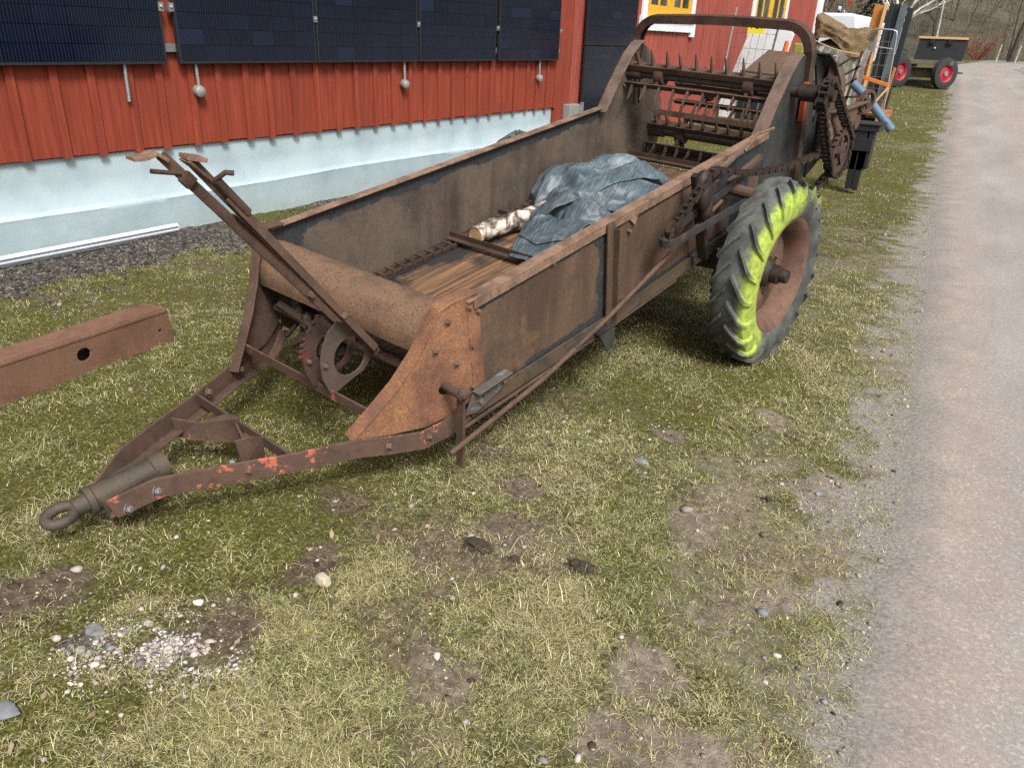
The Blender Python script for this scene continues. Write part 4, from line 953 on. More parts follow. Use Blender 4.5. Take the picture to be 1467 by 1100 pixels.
b.cyl((3.5, -.08, -.17), (3.5, .10, -.17), .045, 12); b.build('hand_wheel', MAT['rust_bar'], ms, smooth=40)

# drawbar frame
def bar_(b, s):
    pts = [(-1.19, -.432), (-1.05, -.398), (-.874, -.418), (-.684, -.447), (-.451, -.468), (-.33, -.497), (-.24, -.512), (-.15, -.488), (-.08, -.440)]
    hs = .078
    b.ribbon([(u, sv(s, u, -.012), w) for u, w in pts], .012, hs, (0, 0, 1)); b.ribbon([(u, sv(s, u, .016), w - hs / 2 + .004) for u, w in pts], .048, .008, (0, 0, 1))
dbs = two(bar_, 'drawbar_rail', [MAT['rust_barred'], MAT['rust_bar']], bevel=.0015)
for u, w in ((-1.15, -.445), (-1.06, -.405), (-.80, -.425), (-.36, -.49), (-.22, -.5)): bolt(dbs[0], u, rv(u) - .018, w, .012, (TOE, -1, 0), mt='zinc' if u < -1 else 'bolt')
bolt(dbs[1], -.42, lv(-.42) - .03, -.45, .012, (TOE, -1, 0)); bolt(dbs[1], -.62, lv(-.62) - .03, -.42, .012, (TOE, -1, 0))
def xbar(u, w, h, mat):
    b = LM(); a, c = rv(u, .004), lv(u, .004); b.bb(u - .004, u + .004, a, c, w - h / 2, w + h / 2); b.bb(u, u + .032, a, c, w - h / 2, w - h / 2 + .006)
    return b.build('cross_bar', mat, ms, bevel=.0015)
xbar(-.365, -.378, .045, MAT['rust_barred']); xbar(-.665, -.432, .05, MAT['rust_bar'])
b = LM(); b.prism([(-.82, lv(-.82, .01), -.40), (-.76, .76, -.43), (-.68, .66, -.39), (-.672, .60, -.39), (-.672, .61, -.50), (-.70, .64, -.50), (-.79, .78, -.50), (-.815, lv(-.815, .01), -.49)], (.007, .004, .0)); b.build('hitch_bracket', MAT['rust_bar'], ms)
b = LM(); b.prism([(-.676, .63, -.40), (-.70, .55, -.45), (-.676, .53, -.49), (-.676, .62, -.50)], (.008, 0, 0)); b.cyl((-.69, .57, -.47), (-.665, .57, -.47), .028, 14); b.build('pivot_lug', MAT['rust_dark'], ms)
b = LM(); b.prism([(-.745, .51, -.41), (-.70, .455, -.39), (-.672, .44, -.405), (-.672, .47, -.51), (-.745, .50, -.52)], (.0, .010, .0)); b.build('pivot_lug', MAT['rust_bar'], ms)
vc = WF / 2 + .035
b = LM(); b.lathe([(.03, 0), (.050, 0), (.052, .05), (.044, .055), (.044, .25), (.050, .255), (.050, .275), (.03, .275)], (-.955, vc - .01, -.435), nrm((-1, .03, .04)), 26, True); b.bb(-1.20, -1.0, vc - .062, vc - .034, -.49, -.41); b.bb(-1.20, -1.0, vc + .036, vc + .06, -.49, -.41); b.build('hitch_tube', MAT['dark_pipe'], ms, smooth=40, bevel=0)
b = LM(); b.tube([(-1.22, vc, -.425), (-1.27, vc, -.425)], [.036, .030], 14)
ring = [(-1.312 + .046 * math.cos(t), vc + .005 + .031 * math.sin(t), -.425 + .008 * math.sin(t)) for t in np.linspace(0, 2 * math.pi, 28)]
b.tube(ring, .0185, 10, False); b.build('tow_eye', MAT['dark_pipe'], ms, smooth=60)

# lever shaft, toothed quadrants, levers
b = LM(); b.cyl((-.10, rv(0, .06), -.335), (-.10, lv(0, .06), -.335), .021, 14); b.bar((-.06, rv(0, .06), -.345), (-.06, .52, -.365), .03, .03); b.build('lever_shaft', MAT['rust_bar'], ms, smooth=40)
b = LM()
for (u, v, w, r) in ((-.13, .86, -.31, .05), (-.10, .80, -.36, .06), (-.15, .76, -.40, .045), (-.12, .93, -.28, .035), (-.2, .80, -.42, .03), (-.06, .98, -.33, .05), (-.1, .70, -.41, .04)): b.ball((u, v, w), r, 7, (1, .7, 1.1))
for k in range(7): b.bar((-.22, .74 + .03 * k, -.36 - .02 * (k % 3)), (-.08, .76 + .03 * k, -.30), .012, .014)
b.cyl((-.14, .66, -.34), (-.16, 1.02, -.26), .02, 8); b.build('ratchet_gear', MAT['grease'], ms)
def quad(v, sh, mat, teeth):
    o = [(-.285, -.095), (-.333, -.121), (-.372, -.18), (-.391, -.229), (-.394, -.298), (-.376, -.364), (-.34, -.372), (-.296, -.360), (-.211, -.345), (-.15, -.300), (-.145, -.24), (-.19, -.16)]
    o = [(u + sh[0], w + sh[1]) for u, w in o]; h = [(-.258 + sh[0] + .076 * math.cos(t), -.256 + sh[1] + .078 * math.sin(t)) for t in np.linspace(0, 6.283, 22, endpoint=False)]
    b = LM(); b.prism([(u, v, w) for u, w in o], (0, .010, 0), holes=[[(u, v, w) for u, w in h]])
    if teeth:
        for k in range(7):
            q = k / 6; u = -.285 + (-.391 + .285) * q - .022 * math.sin(q * math.pi) + sh[0]; w = -.10 - .125 * q + sh[1]; b.box((u - .004, v + .005, w), (.022, .010, .011), ((nrm((-1, 0, .45 - .4 * q))), V(0, 1, 0), nrm((.45 - .4 * q, 0, 1))))
    return b.build('quadrant', mat, ms, bevel=.001)
bolt(quad(.42, (0, 0), MAT['rust_quad'], False), -.375, .42, -.24, .009)
bolt(quad(.51, (-.012, .004), MAT['rust_quadred'], True), -.385, .51, -.25, .009)
def lever(v, top, bot, grip, dirn):
    top, bot = V(top[0], v, top[1]), V(bot[0], v, bot[1]); d = nrm(bot - top); up = nrm(np.cross(d, V(0, 1, 0)))
    b = LM(); L = np.linalg.norm(bot - top)
    if dirn > 0:
        b.prism([top - up * .015, top + up * .017, top + d * L * .45 + up * .019, bot + up * .030, bot - up * .016, top + d * L * .45 - up * .017], (0, -.010, 0)); b.prism([top + d * L * .30 + up * .018, top + d * L * .30 + up * .023, bot + up * .034, bot + up * .029], (0, -.032, 0))
    else:
        b.bar(top, bot, .010, .03, up); b.box(top + d * L * .55 + V(0, -.014, 0), (L * .82, .024, .006), (d, V(0, 1, 0), up)); b.box(top + d * L * .55 + V(0, -.024, 0), (L * .82, .006, .028), (d, V(0, 1, 0), up))
    lv_ = b.build('lever', MAT['rust_bar'], ms, bevel=.0015)
    b = LM(); g = nrm(V(-.9, 0, .12)) if dirn > 0 else nrm(V(-.55, 0, .45))
    if dirn > 0: b.ribbon([top + d * .02, top - d * .01 + g * .01, top + g * .045, top + g * .085], .056, .011, nrm(np.cross(g, V(0, -1, 0))))
    else: b.box(top + V(-.0, -.022, .012), (.055, .062, .012), (nrm(V(-.8, .15, .3)), nrm(V(.1, 1, 0)), nrm(V(.35, 0, .9)))); b.prism([top + V(-.03, .006, .01), top + V(-.03, -.05, .01), top + d * .10 + V(0, -.012, 0), top + d * .10 + V(0, .006, 0)], up * .008)
    b.build('grip', MAT['rust_rail'], lv_, bevel=.0015)
    b = LM()
    if dirn > 0: b.tube([top + d * .075 + V(0, -.01, 0), top + d * .05 + V(-.02, -.01, -.01), top + d * .05 + V(-.07, -.01, .008)], .007, 8); b.bar(top + d * .085 + V(0, -.014, 0), top + d * .12 + V(0, -.014, 0), .02, .04, up)
    else: b.tube([top + d * .09 + V(0, -.02, .01), top + d * .075 + V(.03, -.05, .02), top + d * .08 + V(.045, -.065, .02)], .008, 8); b.tube([top + d * .10 + V(0, -.022, .018), top + d * .24 + V(0, -.022, .018)], .014, 8)
    b.build('trigger', MAT['rust_dark'], lv_, smooth=60)
    b = LM(); q = top + d * L * .74; b.lathe([(0, .012), (.013, .012), (.013, 0)], q + V(0, -.02, 0), (0, -1, 0), 6); b.build('bolt', MAT['bolt'], lv_)
lever(.50, (-.715, .615), (-.20, -.19), 0, 1)
lever(.385, (-.685, .61), (-.155, -.275), 0, -1)

# wheels
WC = V(-1.0207, 4.1254, .483); AX = -LR[1]      # AX points away from the box on the near side
def wheel(c, ax, near):
    a = nrm(np.cross(ax, V(0, 0, 1))); zz = np.cross(a, ax)
    if zz[2] < 0: zz = -zz; a = -a
    fwd = V(0, -1, 0); 
    if a @ fwd < 0: a = -a
    root = MB(); r, hw = .478, .094
    pt = lambda rr, h, t: c + ax * h + rr * (math.cos(t) * a + math.sin(t) * zz)
    prof = [(.300, -.080), (.318, -.096), (.37, -.108), (.425, -.102), (.455, -.09), (.468, -.06), (.474, 0), (.468, .06), (.455, .09), (.425, .102), (.37, .108), (.318, .096), (.300, .080)]
    n = 96; vs = [pt(rr, h, 2 * math.pi * k / n) for rr, h in prof for k in range(n)]
    root.add(vs, [(i * n + k, i * n + (k + 1) % n, (i + 1) * n + (k + 1) % n, (i + 1) * n + k) for i in range(len(prof) - 1) for k in range(n)])
    NL = 22
    for sd in (1, -1):
        for k in range(NL):
            t0 = 2 * math.pi * (k + (0 if sd > 0 else .5)) / NL; vs = []
            st = [(.012, .474, -.07), (.045, .473, -.03), (.078, .468, .018), (.092, .456, .043), (.104, .425, .060), (.108, .395, .068)]
            for q, (h, rr, dt) in enumerate(st):
                w = .026 if q < 4 else .022; hi = .022 if q < 4 else (.013 if q == 4 else .004); wa = w / rr / 2
                out = V(0, 0, 0)
                for (e, up_) in ((-1.25, -.004), (-.8, hi), (.8, hi), (1.25, -.004)):
                    t = t0 - dt * 2.2 + e * wa
                    p = pt(rr + (up_ if q < 4 else up_ * .45), sd * (h + (0 if q < 3 else up_ * (.35 if q == 3 else .9))), t); vs.append(p)
            f = [(i * 4 + j, i * 4 + j + 1, (i + 1) * 4 + j + 1, (i + 1) * 4 + j) for i in range(len(st) - 1) for j in range(3)] + [(0, 1, 2, 3), tuple((len(st) - 1) * 4 + j for j in (3, 2, 1, 0))]
            root.add(vs, f)
    w = MB(); pr = [(.302, -.085), (.318, -.09), (.318, -.082), (.292, -.07), (.262, -.06), (.262, .0), (.27, .045), (.292, .07), (.318, .082), (.318, .092), (.300, .088), (.282, .074), (.255, .045), (.245, .01), (.245, -.062)]
    n = 64; vs = [pt(rr, h, 2 * math.pi * k / n) for rr, h in pr for k in range(n)]; m = len(pr)
    w.add(vs, [(i * n + k, i * n + (k + 1) % n, ((i + 1) % m) * n + (k + 1) % n, ((i + 1) % m) * n + k) for i in range(m) for k in range(n)])
    dp = [(.252, -.035), (.235, -.02), (.20, -.012), (.15, .0), (.10, -.01), (.05, -.01), (0, -.01)]; vs = [pt(rr, h, 2 * math.pi * k / 48) for rr, h in dp for k in range(48)]
    w.add(vs, [(i * 48 + k, i * 48 + (k + 1) % 48, (i + 1) * 48 + (k + 1) % 48, (i + 1) * 48 + k) for i in range(len(dp) - 1) for k in range(48)])
    wo = w.build('wheel', MAT['rim'], ms, smooth=45)
    ty = root.build('tyre', MAT['rubber'], wo, smooth=38)
    co = np.array([v.co[:] for v in ty.data.vertices]) + WORLD[wo.name] - c; h = co @ ax; ca, cz = co @ a, co @ zz; rr = np.hypot(ca, cz); th = np.degrees(np.arctan2(cz, ca))
    if near:
        ang = np.exp(-(np.maximum(0, np.abs((th - 15 + 180) % 360 - 180) - 62) / 22.) ** 2)
        mo = ang * np.clip((h - .03) / .05, 0, 1) * np.clip((.492 - rr) / .04, .3, 1) * np.clip((rr - .29) / .03, .3, 1)
        mo = np.maximum(mo, .65 * np.exp(-((th - 118) / 32) ** 2) * np.clip((h - .055) / .05, 0, 1) * np.clip((rr - .40) / .04, 0, 1))
    else: mo = h * 0 + .1
    at = ty.data.attributes.new('moss', 'FLOAT', 'POINT'); at.data.foreach_set('value', mo.astype(np.float32))
    hb = MB(); hb.lathe([(.0, .115), (.034, .115), (.036, .11), (.036, .075), (.05, .07), (.05, .03), (.075, .012), (.085, -.01)], c, ax, 20); hb.build('hub', MAT['grease'], wo, smooth=40)
    for k in range(6):
        t = 1.0472 * k + .4; q = MB(); p = pt(.115, -.002, t); q.lathe([(0, .012), (.011, .012), (.011, -.006)], p, ax, 6); q.build('wheel_bolt', MAT['bolt'], wo)
wheel(WC, AX, True)
WL = WC + LR[1] * (WF + .42); WL[2] = .483
wheel(WL, -AX, False)
b = MB(); b.cyl(WC - AX * .02, WL + AX * .02, .035, 14); b.bar(WC - AX * .20, WL + AX * .20, .09, .09); b.build('axle', MAT['rust_dark'], ms, smooth=40)
b = MB(); c = WC - AX * .165; b.lathe([(.05, -.012), (.28, -.012), (.28, .012), (.05, .012)], c, AX, 40, True)
aa = nrm(np.cross(AX, V(0, 0, 1))); zz = np.cross(aa, AX)
for k in range(40): t = 2 * math.pi * k / 40; d = math.cos(t) * aa + math.sin(t) * zz; b.bar(c + d * .275, c + d * .30, .022, .02, AX)
b.build('drive_sprocket', MAT['grease'], ms)

# ------------------------------------------------------------ load in the box: tarpaulin, log
def tarpaulin():
    from mathutils.geometry import delaunay_2d_cdt
    pts = [(1.82, 1.10, -.20), (1.81, 1.02, -.17), (1.77, .84, -.17), (1.70, 1.10, -.26), (1.67, 1.01, -.19), (1.64, 1.09, -.36), (1.55, .84, -.21), (1.70, .90, -.24), (1.98, 1.08, -.33), (1.95, .95, -.20),
           (1.93, .87, -.17), (2.03, .85, -.15), (2.09, .79, -.14), (2.10, .69, -.15), (2.11, .61, -.20), (2.25, .55, -.31), (1.57, .61, -.15), (1.76, .60, -.13), (1.87, .53, -.16), (1.72, .57, -.20), (1.91, .43, -.24), (2.00, .72, -.19),
           (1.42, .80, -.29), (1.44, .72, -.22), (1.47, .65, -.17), (1.44, .69, -.26), (1.41, .60, -.25), (1.50, .55, -.20), (1.68, .47, -.21), (1.37, .70, -.335), (1.36, .60, -.335), (1.37, .52, -.32), (1.57, .44, -.27), (1.48, .40, -.28),
           (1.27, .79, -.31), (1.30, .66, -.27), (1.25, .47, -.28), (1.14, .50, -.305), (.93, .57, -.343), (.94, .67, -.345), (1.11, .735, -.325), (1.20, .25, -.30), (.97, .38, -.338), (1.35, .20, -.25), (1.60, .20, -.22), (1.85, .20, -.24), (2.10, .25, -.28),
           (2.30, .30, -.36), (1.30, .07, -.33), (1.70, .07, -.30), (2.10, .07, -.34), (2.32, .60, -.365), (2.30, .80, -.35), (2.20, .95, -.36), (2.05, 1.06, -.365), (2.20, .75, -.22), (1.36, .86, -.365), (1.50, .98, -.365), (1.62, .72, -.22), (1.84, .72, -.22), (1.05, .62, -.315)]
    r2 = random.Random(12); pts = [(a + r2.uniform(-.012, .012), c + r2.uniform(-.012, .012), w) for a, c, w in pts]
    res = delaunay_2d_cdt([Vector((a, c)) for a, c, w in pts], [], [], 0, 1e-6); vs = res[0]; fs = [f for f in res[2]]
    look = lambda p: min(pts, key=lambda q: (q[0] - p[0]) ** 2 + (q[1] - p[1]) ** 2)[2]
    b = LM(); b.v = [(p[0], p[1], look(p)) for p in vs]; keep = []
    for f in fs:
        L_ = max(math.dist(vs[f[k]], vs[f[(k + 1) % 3]]) for k in range(3))
        if L_ < .52: keep.append(list(f))
    b.f = keep; b.m = [0] * len(keep)
    def sheet(rows):      # a loose flap: rows of points across it
        nr, nc = len(rows), len(rows[0]); o_ = len(b.v); b.v += [p for r_ in rows for p in r_]; k0 = [[o_ + i * nc + j, o_ + (i + 1) * nc + j, o_ + (i + 1) * nc + j + 1, o_ + i * nc + j + 1] for i in range(nr - 1) for j in range(nc - 1)]; b.f += k0; b.m += [0] * len(k0)
    sheet([[(1.30, .83, -.30), (1.31, .77, -.315)], [(1.40, .78, -.225), (1.38, .71, -.245)], [(1.50, .70, -.165), (1.45, .62, -.20)], [(1.64, .63, -.125), (1.60, .54, -.165)], [(1.80, .58, -.105), (1.78, .48, -.16)], [(1.95, .54, -.12), (1.96, .43, -.20)], [(2.06, .52, -.18), (2.08, .42, -.26)]])
    sheet([[(1.10, .74, -.318), (1.06, .60, -.305), (1.16, .46, -.295)], [(1.24, .80, -.30), (1.26, .64, -.265), (1.28, .45, -.265)], [(1.36, .80, -.27), (1.38, .66, -.30), (1.40, .44, -.27)]])
    sheet([[(1.46, .60, -.235), (1.50, .44, -.25), (1.55, .28, -.24)], [(1.62, .56, -.165), (1.70, .42, -.205), (1.74, .26, -.215)], [(1.80, .52, -.155), (1.88, .38, -.215), (1.95, .26, -.25)]])
    ref = [tuple(x) for x in b.v]
    o = b.build('tarpaulin', MAT['tarp'], None, P((1.5, .5, -.37)), smooth=180)
    uv = o.data.uv_layers.new(name='UVMap')
    for l in o.data.loops:
        a, c, w = ref[l.vertex_index]; uv.data[l.index].uv = (.9 * a + .35 * c + .5 * w, -.35 * a + .9 * c + .4 * w)
    def mod(k, **kw):
        md = o.modifiers.new(k.lower(), k)
        for x, y in kw.items(): setattr(md, x, y)
    t1 = bpy.data.textures.new('crumple', 'CLOUDS'); t1.noise_scale = .11; t1.noise_depth = 2
    mod('SUBSURF', subdivision_type='SIMPLE', levels=3, render_levels=3); mod('SMOOTH', factor=.5, iterations=1)
    t2 = bpy.data.textures.new('creases', 'VORONOI'); t2.noise_scale = .13; t2.distance_metric = 'DISTANCE'
    mod('DISPLACE', texture=t1, strength=.026, mid_level=.5, texture_coords='LOCAL'); mod('DISPLACE', texture=t2, strength=.032, mid_level=.4, texture_coords='LOCAL')
    mod('SUBSURF', levels=1, render_levels=1); mod('SOLIDIFY', thickness=.003, offset=0)
    tag(o, 'crumpled grey blue tarpaulin heaped in the spreader box', 'tarpaulin')
tarpaulin()
o = thing('birch_log', tuple(P((1.2, .9, -.36))), 'short peeling birch log lying by the floor chain beside the tarpaulin', 'log')
b = LM(); a, c = V(.98, .93, -.312), V(1.50, .87, -.318); pts = [a + (c - a) * t + V(0, .006 * math.sin(7 * t), .004 * math.sin(5 * t)) for t in np.linspace(0, 1, 9)]
b.tube(pts, [.047, .05, .05, .048, .051, .052, .05, .05, .048], 18, False); bk = b.build('bark', MAT['birch'], o, smooth=60); tx = bpy.data.textures.new('bark_lumps', 'CLOUDS'); tx.noise_scale = .05; bk.modifiers.new('fine', 'SUBSURF').render_levels = 2; dm = bk.modifiers.new('lumps', 'DISPLACE'); dm.texture = tx; dm.strength = .022; dm.texture_coords = 'LOCAL'
d = nrm(c - a)
for p, e in ((a + d * .002, a + d * .02), (c - d * .02, c - d * .002)): b = LM(); b.cyl(p, e, .0465, 18); b.build('cut_end', MAT['wood_pale'], o)

# ------------------------------------------------------------ loose stones and clods
def stone(name, x, y, r, mat, label, cat, sq=(1, .8, .6), sd=0):
    z = float(gz(np.array([x]), np.array([y]))[0]); b = MB(); q = random.Random(sd)
    n, m = 22, 14; vs = []; pl = [(nrm((q.gauss(0, 1), q.gauss(0, 1), q.gauss(0, 1))), q.uniform(.72, 1.0)) for _ in range(16)]
    for i in range(m + 1):
        ph = math.pi * i / m
        for k in range(n):
            t = 2 * math.pi * k / n; d = V(math.sin(ph) * math.cos(t), math.sin(ph) * math.sin(t), math.cos(ph))
            s = r * min([1.15] + [o / (d @ g) for g, o in pl if d @ g > .05])
            vs.append((x + d[0] * s * sq[0], y + d[1] * s * sq[1], z + r * sq[2] * .35 + d[2] * s * sq[2]))
    b.add(vs, [(i * n + k, i * n + (k + 1) % n, (i + 1) * n + (k + 1) % n, (i + 1) * n + k) for i in range(m) for k in range(n)])
    tag(b.build(name, mat, None, (x, y, z), smooth=24), label, cat)
MAT['pale_stone'] = plain('pale_stone', '#b5ab94', .85, 0, .15, 40, .3); MAT['grey_stone'] = plain('grey_stone', '#777a7c', .85, 0, .18, 30, .3); MAT['clod'] = plain('dark_soil', '#42382e', .98, 0, .3, 40, .6); MAT['white_stone'] = plain('white_stone', '#cfcac4', .85, 0, .1, 40, .2)
stone('stone', -1.51, 1.33, .028, MAT['pale_stone'], 'pale yellowish cube shaped stone by a grass tuft below the drawbar', 'stone', (1, .85, .75), 1)
stone('stone', -1.765, .515, .030, MAT['grey_stone'], 'largest grey stone at the lower left photo edge', 'stone', (1.2, .8, .5), 2)
stone('stone', -1.02, 2.64, .030, MAT['grey_stone'], 'flat light grey stone right of the crank lever', 'stone', (1.1, .7, .35), 3)
stone('stone', -1.75, 1.05, .016, MAT['white_stone'], 'small whitish stone below the tow eye', 'stone', (1.1, .8, .6), 4)
stone('stone', -1.87, .80, .026, MAT['grey_stone'], 'bluish flat stone left of the pale gravel patch', 'stone', (1.4, .8, .3), 5)
def clod(x, y, r, n, label, sd):
    q = np.random.default_rng(sd); a = q.uniform(0, 6.28, n); d = r * q.random(n) ** .7; px, py = x + d * np.cos(a), y + d * np.sin(a) * .7
    v, f, _ = rocks(px, py, q.uniform(.12, .34, n) * r * (1.25 - .7 * d / r), ['#000000'], .1); z = float(gz(np.array([x]), np.array([y]))[0]); b = MB()
    b.add(v + np.repeat(np.stack([0 * d, 0 * d, .35 * r * (1 - d / r) * q.random(n)], 1), 12, 0), [tuple(t) for t in f]); tag(b.build('soil_clod', MAT['clod'], None, (x, y, z)), label, 'soil clod')
clod(-.90, 1.89, .055, 60, 'largest dark clod of soil on the turf', 6); clod(-.51, 2.70, .03, 26, 'small dark clod of soil nearest the gravel track', 7)
clod(-1.24, 1.78, .06, 60, 'long dark clod in the bare patch below the drawbar', 8); clod(-1.10, 1.80, .04, 36, 'small dark clod between the bare patch and the largest clod', 9)

# ------------------------------------------------------------ things behind the spreader
zt_ = lambda x, y: float(terr(x, y))
# heap of sacking and cloth under netting
HX, HY = -3.02, 14.0
h0 = zt_(HX, HY)
o = thing('covered_heap', (HX, HY, h0), 'tall heap of old cloth and sheets under brown jute netting behind the spreader', 'covered heap')
def lump(cx, cy, z0, z1, rx, ry, sd, tp=.75, n=40, m=16):
    b = MB()
    def f(i, j):
        a = 2 * math.pi * i; z = z0 + (z1 - z0) * j; r = 1.0 if j < tp else math.sqrt(max(0, 1 - ((j - tp) / (1 - tp)) ** 2)) * .98 + .02
        k = float(fbm(np.array([math.cos(a) * 1.6 + 5]), np.array([math.sin(a) * 1.6 + z * 2.2]), sd, 4)[0]) - .5
        r *= 1 + .5 * k; return V(cx + rx * r * math.cos(a), cy + ry * r * math.sin(a), z + .12 * k)
    b.grid(f, n, m); return b
lump(HX, HY, h0, 1.72, .46, .45, 611, .85).build('cloth_bundle', MAT['cloth'], o, smooth=60)
def jute(i, j):
    a = 2 * math.pi * i; ca, sa = math.cos(a), math.sin(a); k = (abs(ca) ** 4 + abs(sa) ** 4) ** -.25
    n1 = float(fbm(np.array([ca * 2 + 5]), np.array([sa * 2 + j * 3]), 617, 4)[0]) - .5
    r = k * (.96 + .45 * n1) * (1 if j < .55 else max(0, 1 - ((j - .55) / .45) ** 1.5)); x = HX + .06 + .43 * r * ca
    top = 1.97 - .24 * (x - HX + .3) + .05 * math.sin(7 * x); low = 1.60 + .10 * math.sin(3 * a + 1) + .10 * n1 - .10 * (x - HX)
    return V(x, HY + .45 * r * sa, low + (top - low) * min(1, j / .62) + .16 * n1 * (j > .3))
b = MB(); b.grid(jute, 56, 22); b.build('jute_cover', MAT['jute'], o, smooth=60)
b = MB(); b.grid(lambda i, j: V(HX - .10 + .22 * i, HY - .47 - .03 * math.sin(9 * i), 1.05 + .42 * j), 8, 6); b.build('checked_cloth', MAT['gingham'], o, solid=.006)
b = MB(); b.bb(HX - .55, HX - .38, HY - .5, HY - .36, 1.35, 1.62); b.build('yellow_bag', plain('mustard_cloth', '#8f8a44', .9, 0, .2), o, bevel=.03)
for k, (a, c) in enumerate((((-.4, 1.75), (.45, 1.5)), ((-.35, 1.55), (.1, 1.42)))):
    b = MB(); b.tube([(HX + a[0] + (c[0] - a[0]) * t, HY - .52 - .05 * math.sin(3 * t), a[1] + (c[1] - a[1]) * t - .05 * math.sin(3.14 * t)) for t in np.linspace(0, 1, 8)], .007, 6); b.build('cord', MAT['wood_pale'], o)
# wire cage trolley
CX0, CX1, CY = -3.52, -2.80, 18.0
o = thing('cage_trolley', (-3.1, 18, zt_(-3.1, 18)), 'galvanised wire cage trolley with a rounded top frame and grey plate', 'cage trolley')
b = MB(); z0, z1 = .42, 1.93
b.tube([(CX1 + .06, CY, z0), (CX1, CY, z1 - .12), (CX1 - .02, CY, z1 - .03), (CX1 - .10, CY, z1), (CX0 + .1, CY, z1 + .02), (CX0 + .02, CY, z1 - .03), (CX0, CY, z1 - .12), (CX0, CY, z0)], .018, 8); b.tube([(CX1 + .03, CY, 1.58), (CX0, CY, 1.66)], .012, 6); b.build('frame', MAT['zinc'], o, smooth=60)
b = MB()
for k in range(1, 6): x = CX0 + (CX1 - CX0) * k / 6; b.cyl((x + .02, CY, z0 + .05), (x, CY, z1 - .02), .004, 4)
for k in range(1, 7): z = z0 + (z1 - z0) * k / 7; b.cyl((CX0, CY, z), (CX1 + .03, CY, z), .004, 4)
b.build('mesh', MAT['zinc'], o)
b = MB(); b.bb(CX0 + .02, CX0 + .36, CY - .02, CY - .008, 1.52, 1.84); b.build('plate', plain('grey_plate', '#6f7a82', .5, 0, .1), o); b = MB(); b.bb(CX0 + .08, CX0 + .28, CY - .025, CY - .021, 1.72, 1.735); b.build('plate_stripe', MAT['white'], o)
b = MB(); b.bb(CX0, CX1 + .05, CY - .05, CY + .55, z0 - .08, z0)
b.build('deck', MAT['zinc'], o)
for dx in (.05, .7):
    for dy in (0, .5):
        b = MB(); b.lathe([(.01, -.02), (.055, -.02), (.055, .02), (.01, .02)], (CX0 + dx, CY + dy, z0 - .13), (1, 0, 0), 14); b.build('castor', MAT['black'], o)
# boards standing on end
def leanboard(xb, xt, y, zb, zt, w, d, mat, label, cat='board', grp=None):
    b = MB(); b.prism([(xb, y, zb), (xb + w, y, zb), (xt + w, y + .0, zt - .03), (xt, y, zt)], (0, d, 0)); tag(b.build('board', mat, None, (xb, y, zb), bevel=.004), label, cat, grp)
zb = zt_(-3.3, 19)
leanboard(-3.62, -3.49, 18.9, zb, 2.42, .20, .06, MAT['wood_orange'], 'orange brown board leaning on end left of the dark boards')
leanboard(-3.40, -3.285, 18.8, zb, 2.43, .055, .05, MAT['wood_pale'], 'narrow pale timber batten between the orange board and the dark boards')
leanboard(-3.33, -3.215, 18.95, zb, 2.45, .11, .1, MAT['charcoal'], 'black board standing on end, left of its wider grey neighbour')
leanboard(-3.21, -3.10, 19.0, zb, 2.44, .10, .1, MAT['charcoal'], 'black board in the middle of the upright dark stack')
leanboard(-3.10, -2.995, 18.92, zb, 2.43, .13, .05, MAT['charcoal_edge'], 'pale grey edged board of the upright dark stack')
leanboard(-2.96, -2.86, 18.95, zb, 2.38, .11, .12, MAT['charcoal'], 'rightmost dark board of the upright stack, nearest the trailer')
leanboard(-2.925, -2.85, 18.8, zb + .1, 1.25, .05, .04, MAT['wood_orange'], 'short orange brown timber at the right foot of the upright boards')
b = MB(); b.bar((-3.6, 17.9, 1.13), (-2.74, 17.86, .93), .06, .07); tag(b.build('orange_bar', plain('orange_bar', '#c9772a', .5), None, (-3.1, 17.9, 1.0), bevel=.006), 'orange bar tied across the cage trolley', 'bar')
b = MB(); b.bar((-3.0, 17.8, .45), (-2.72, 17.82, .88), .1, .04); tag(b.build('board', MAT['wood_pale'], None, (-2.9, 17.8, .5), bevel=.004), 'whitish board slanting up to the orange bar', 'board')
# pallet under it
o = thing('pallet', (-3.1, 18.4, zt_(-3.1, 18.4)), 'orange brown wooden pallet below the cage trolley and boards', 'pallet')
zp = zt_(-3, 18.4) + .02
b = MB()
for k in range(5): b.bb(-3.7, -2.72, 17.9 + .24 * k, 18.08 + .24 * k, zp + .12, zp + .145)
b.build('deck', MAT['wood_orange'], o)
for x in (-3.65, -3.2, -2.79): b = MB(); b.bb(x - .05, x + .06, 17.9, 19.05, zp - .02, zp + .118); b.build('runner', MAT['wood_orange'], o)
# pipe and black crates
tag((lambda b: (b.tube([(-2.385, 12.55, 1.12), (-2.2, 12.52, .99), (-1.98, 12.5, .78), (-1.735, 12.5, .55)], .062, 18), b.build('drain_pipe', MAT['pipe_blue'], None, (-2.0, 12.5, .5), smooth=50))[1])(MB()), 'blue grey plastic pipe slanting down to the right behind the spreader', 'pipe')
zc = zt_(-1.68, 10.1)
o = thing('black_crates', (-1.70, 10.15, zc), 'upended black plastic stand with ribbed legs on the turf behind the spreader', 'plastic stand')
b = MB(); b.bb(-1.84, -1.52, 10.0, 10.4, .72, .80)
b.bb(-1.86, -1.50, 9.98, 10.42, .79, .805); b.build('top', MAT['black'], o, bevel=.006)
for k, (x, t) in enumerate(((-1.80, .28), (-1.73, .06), (-1.655, .05), (-1.60, .30))):
    b = MB(); b.prism([(x - .035, 10.02, t), (x + .03, 10.02, t), (x + .045, 10.02, .72), (x - .04, 10.02, .72)], (0, .06 + .1 * (k % 2), 0)); b.build('leg', MAT['black'], o, bevel=.006)
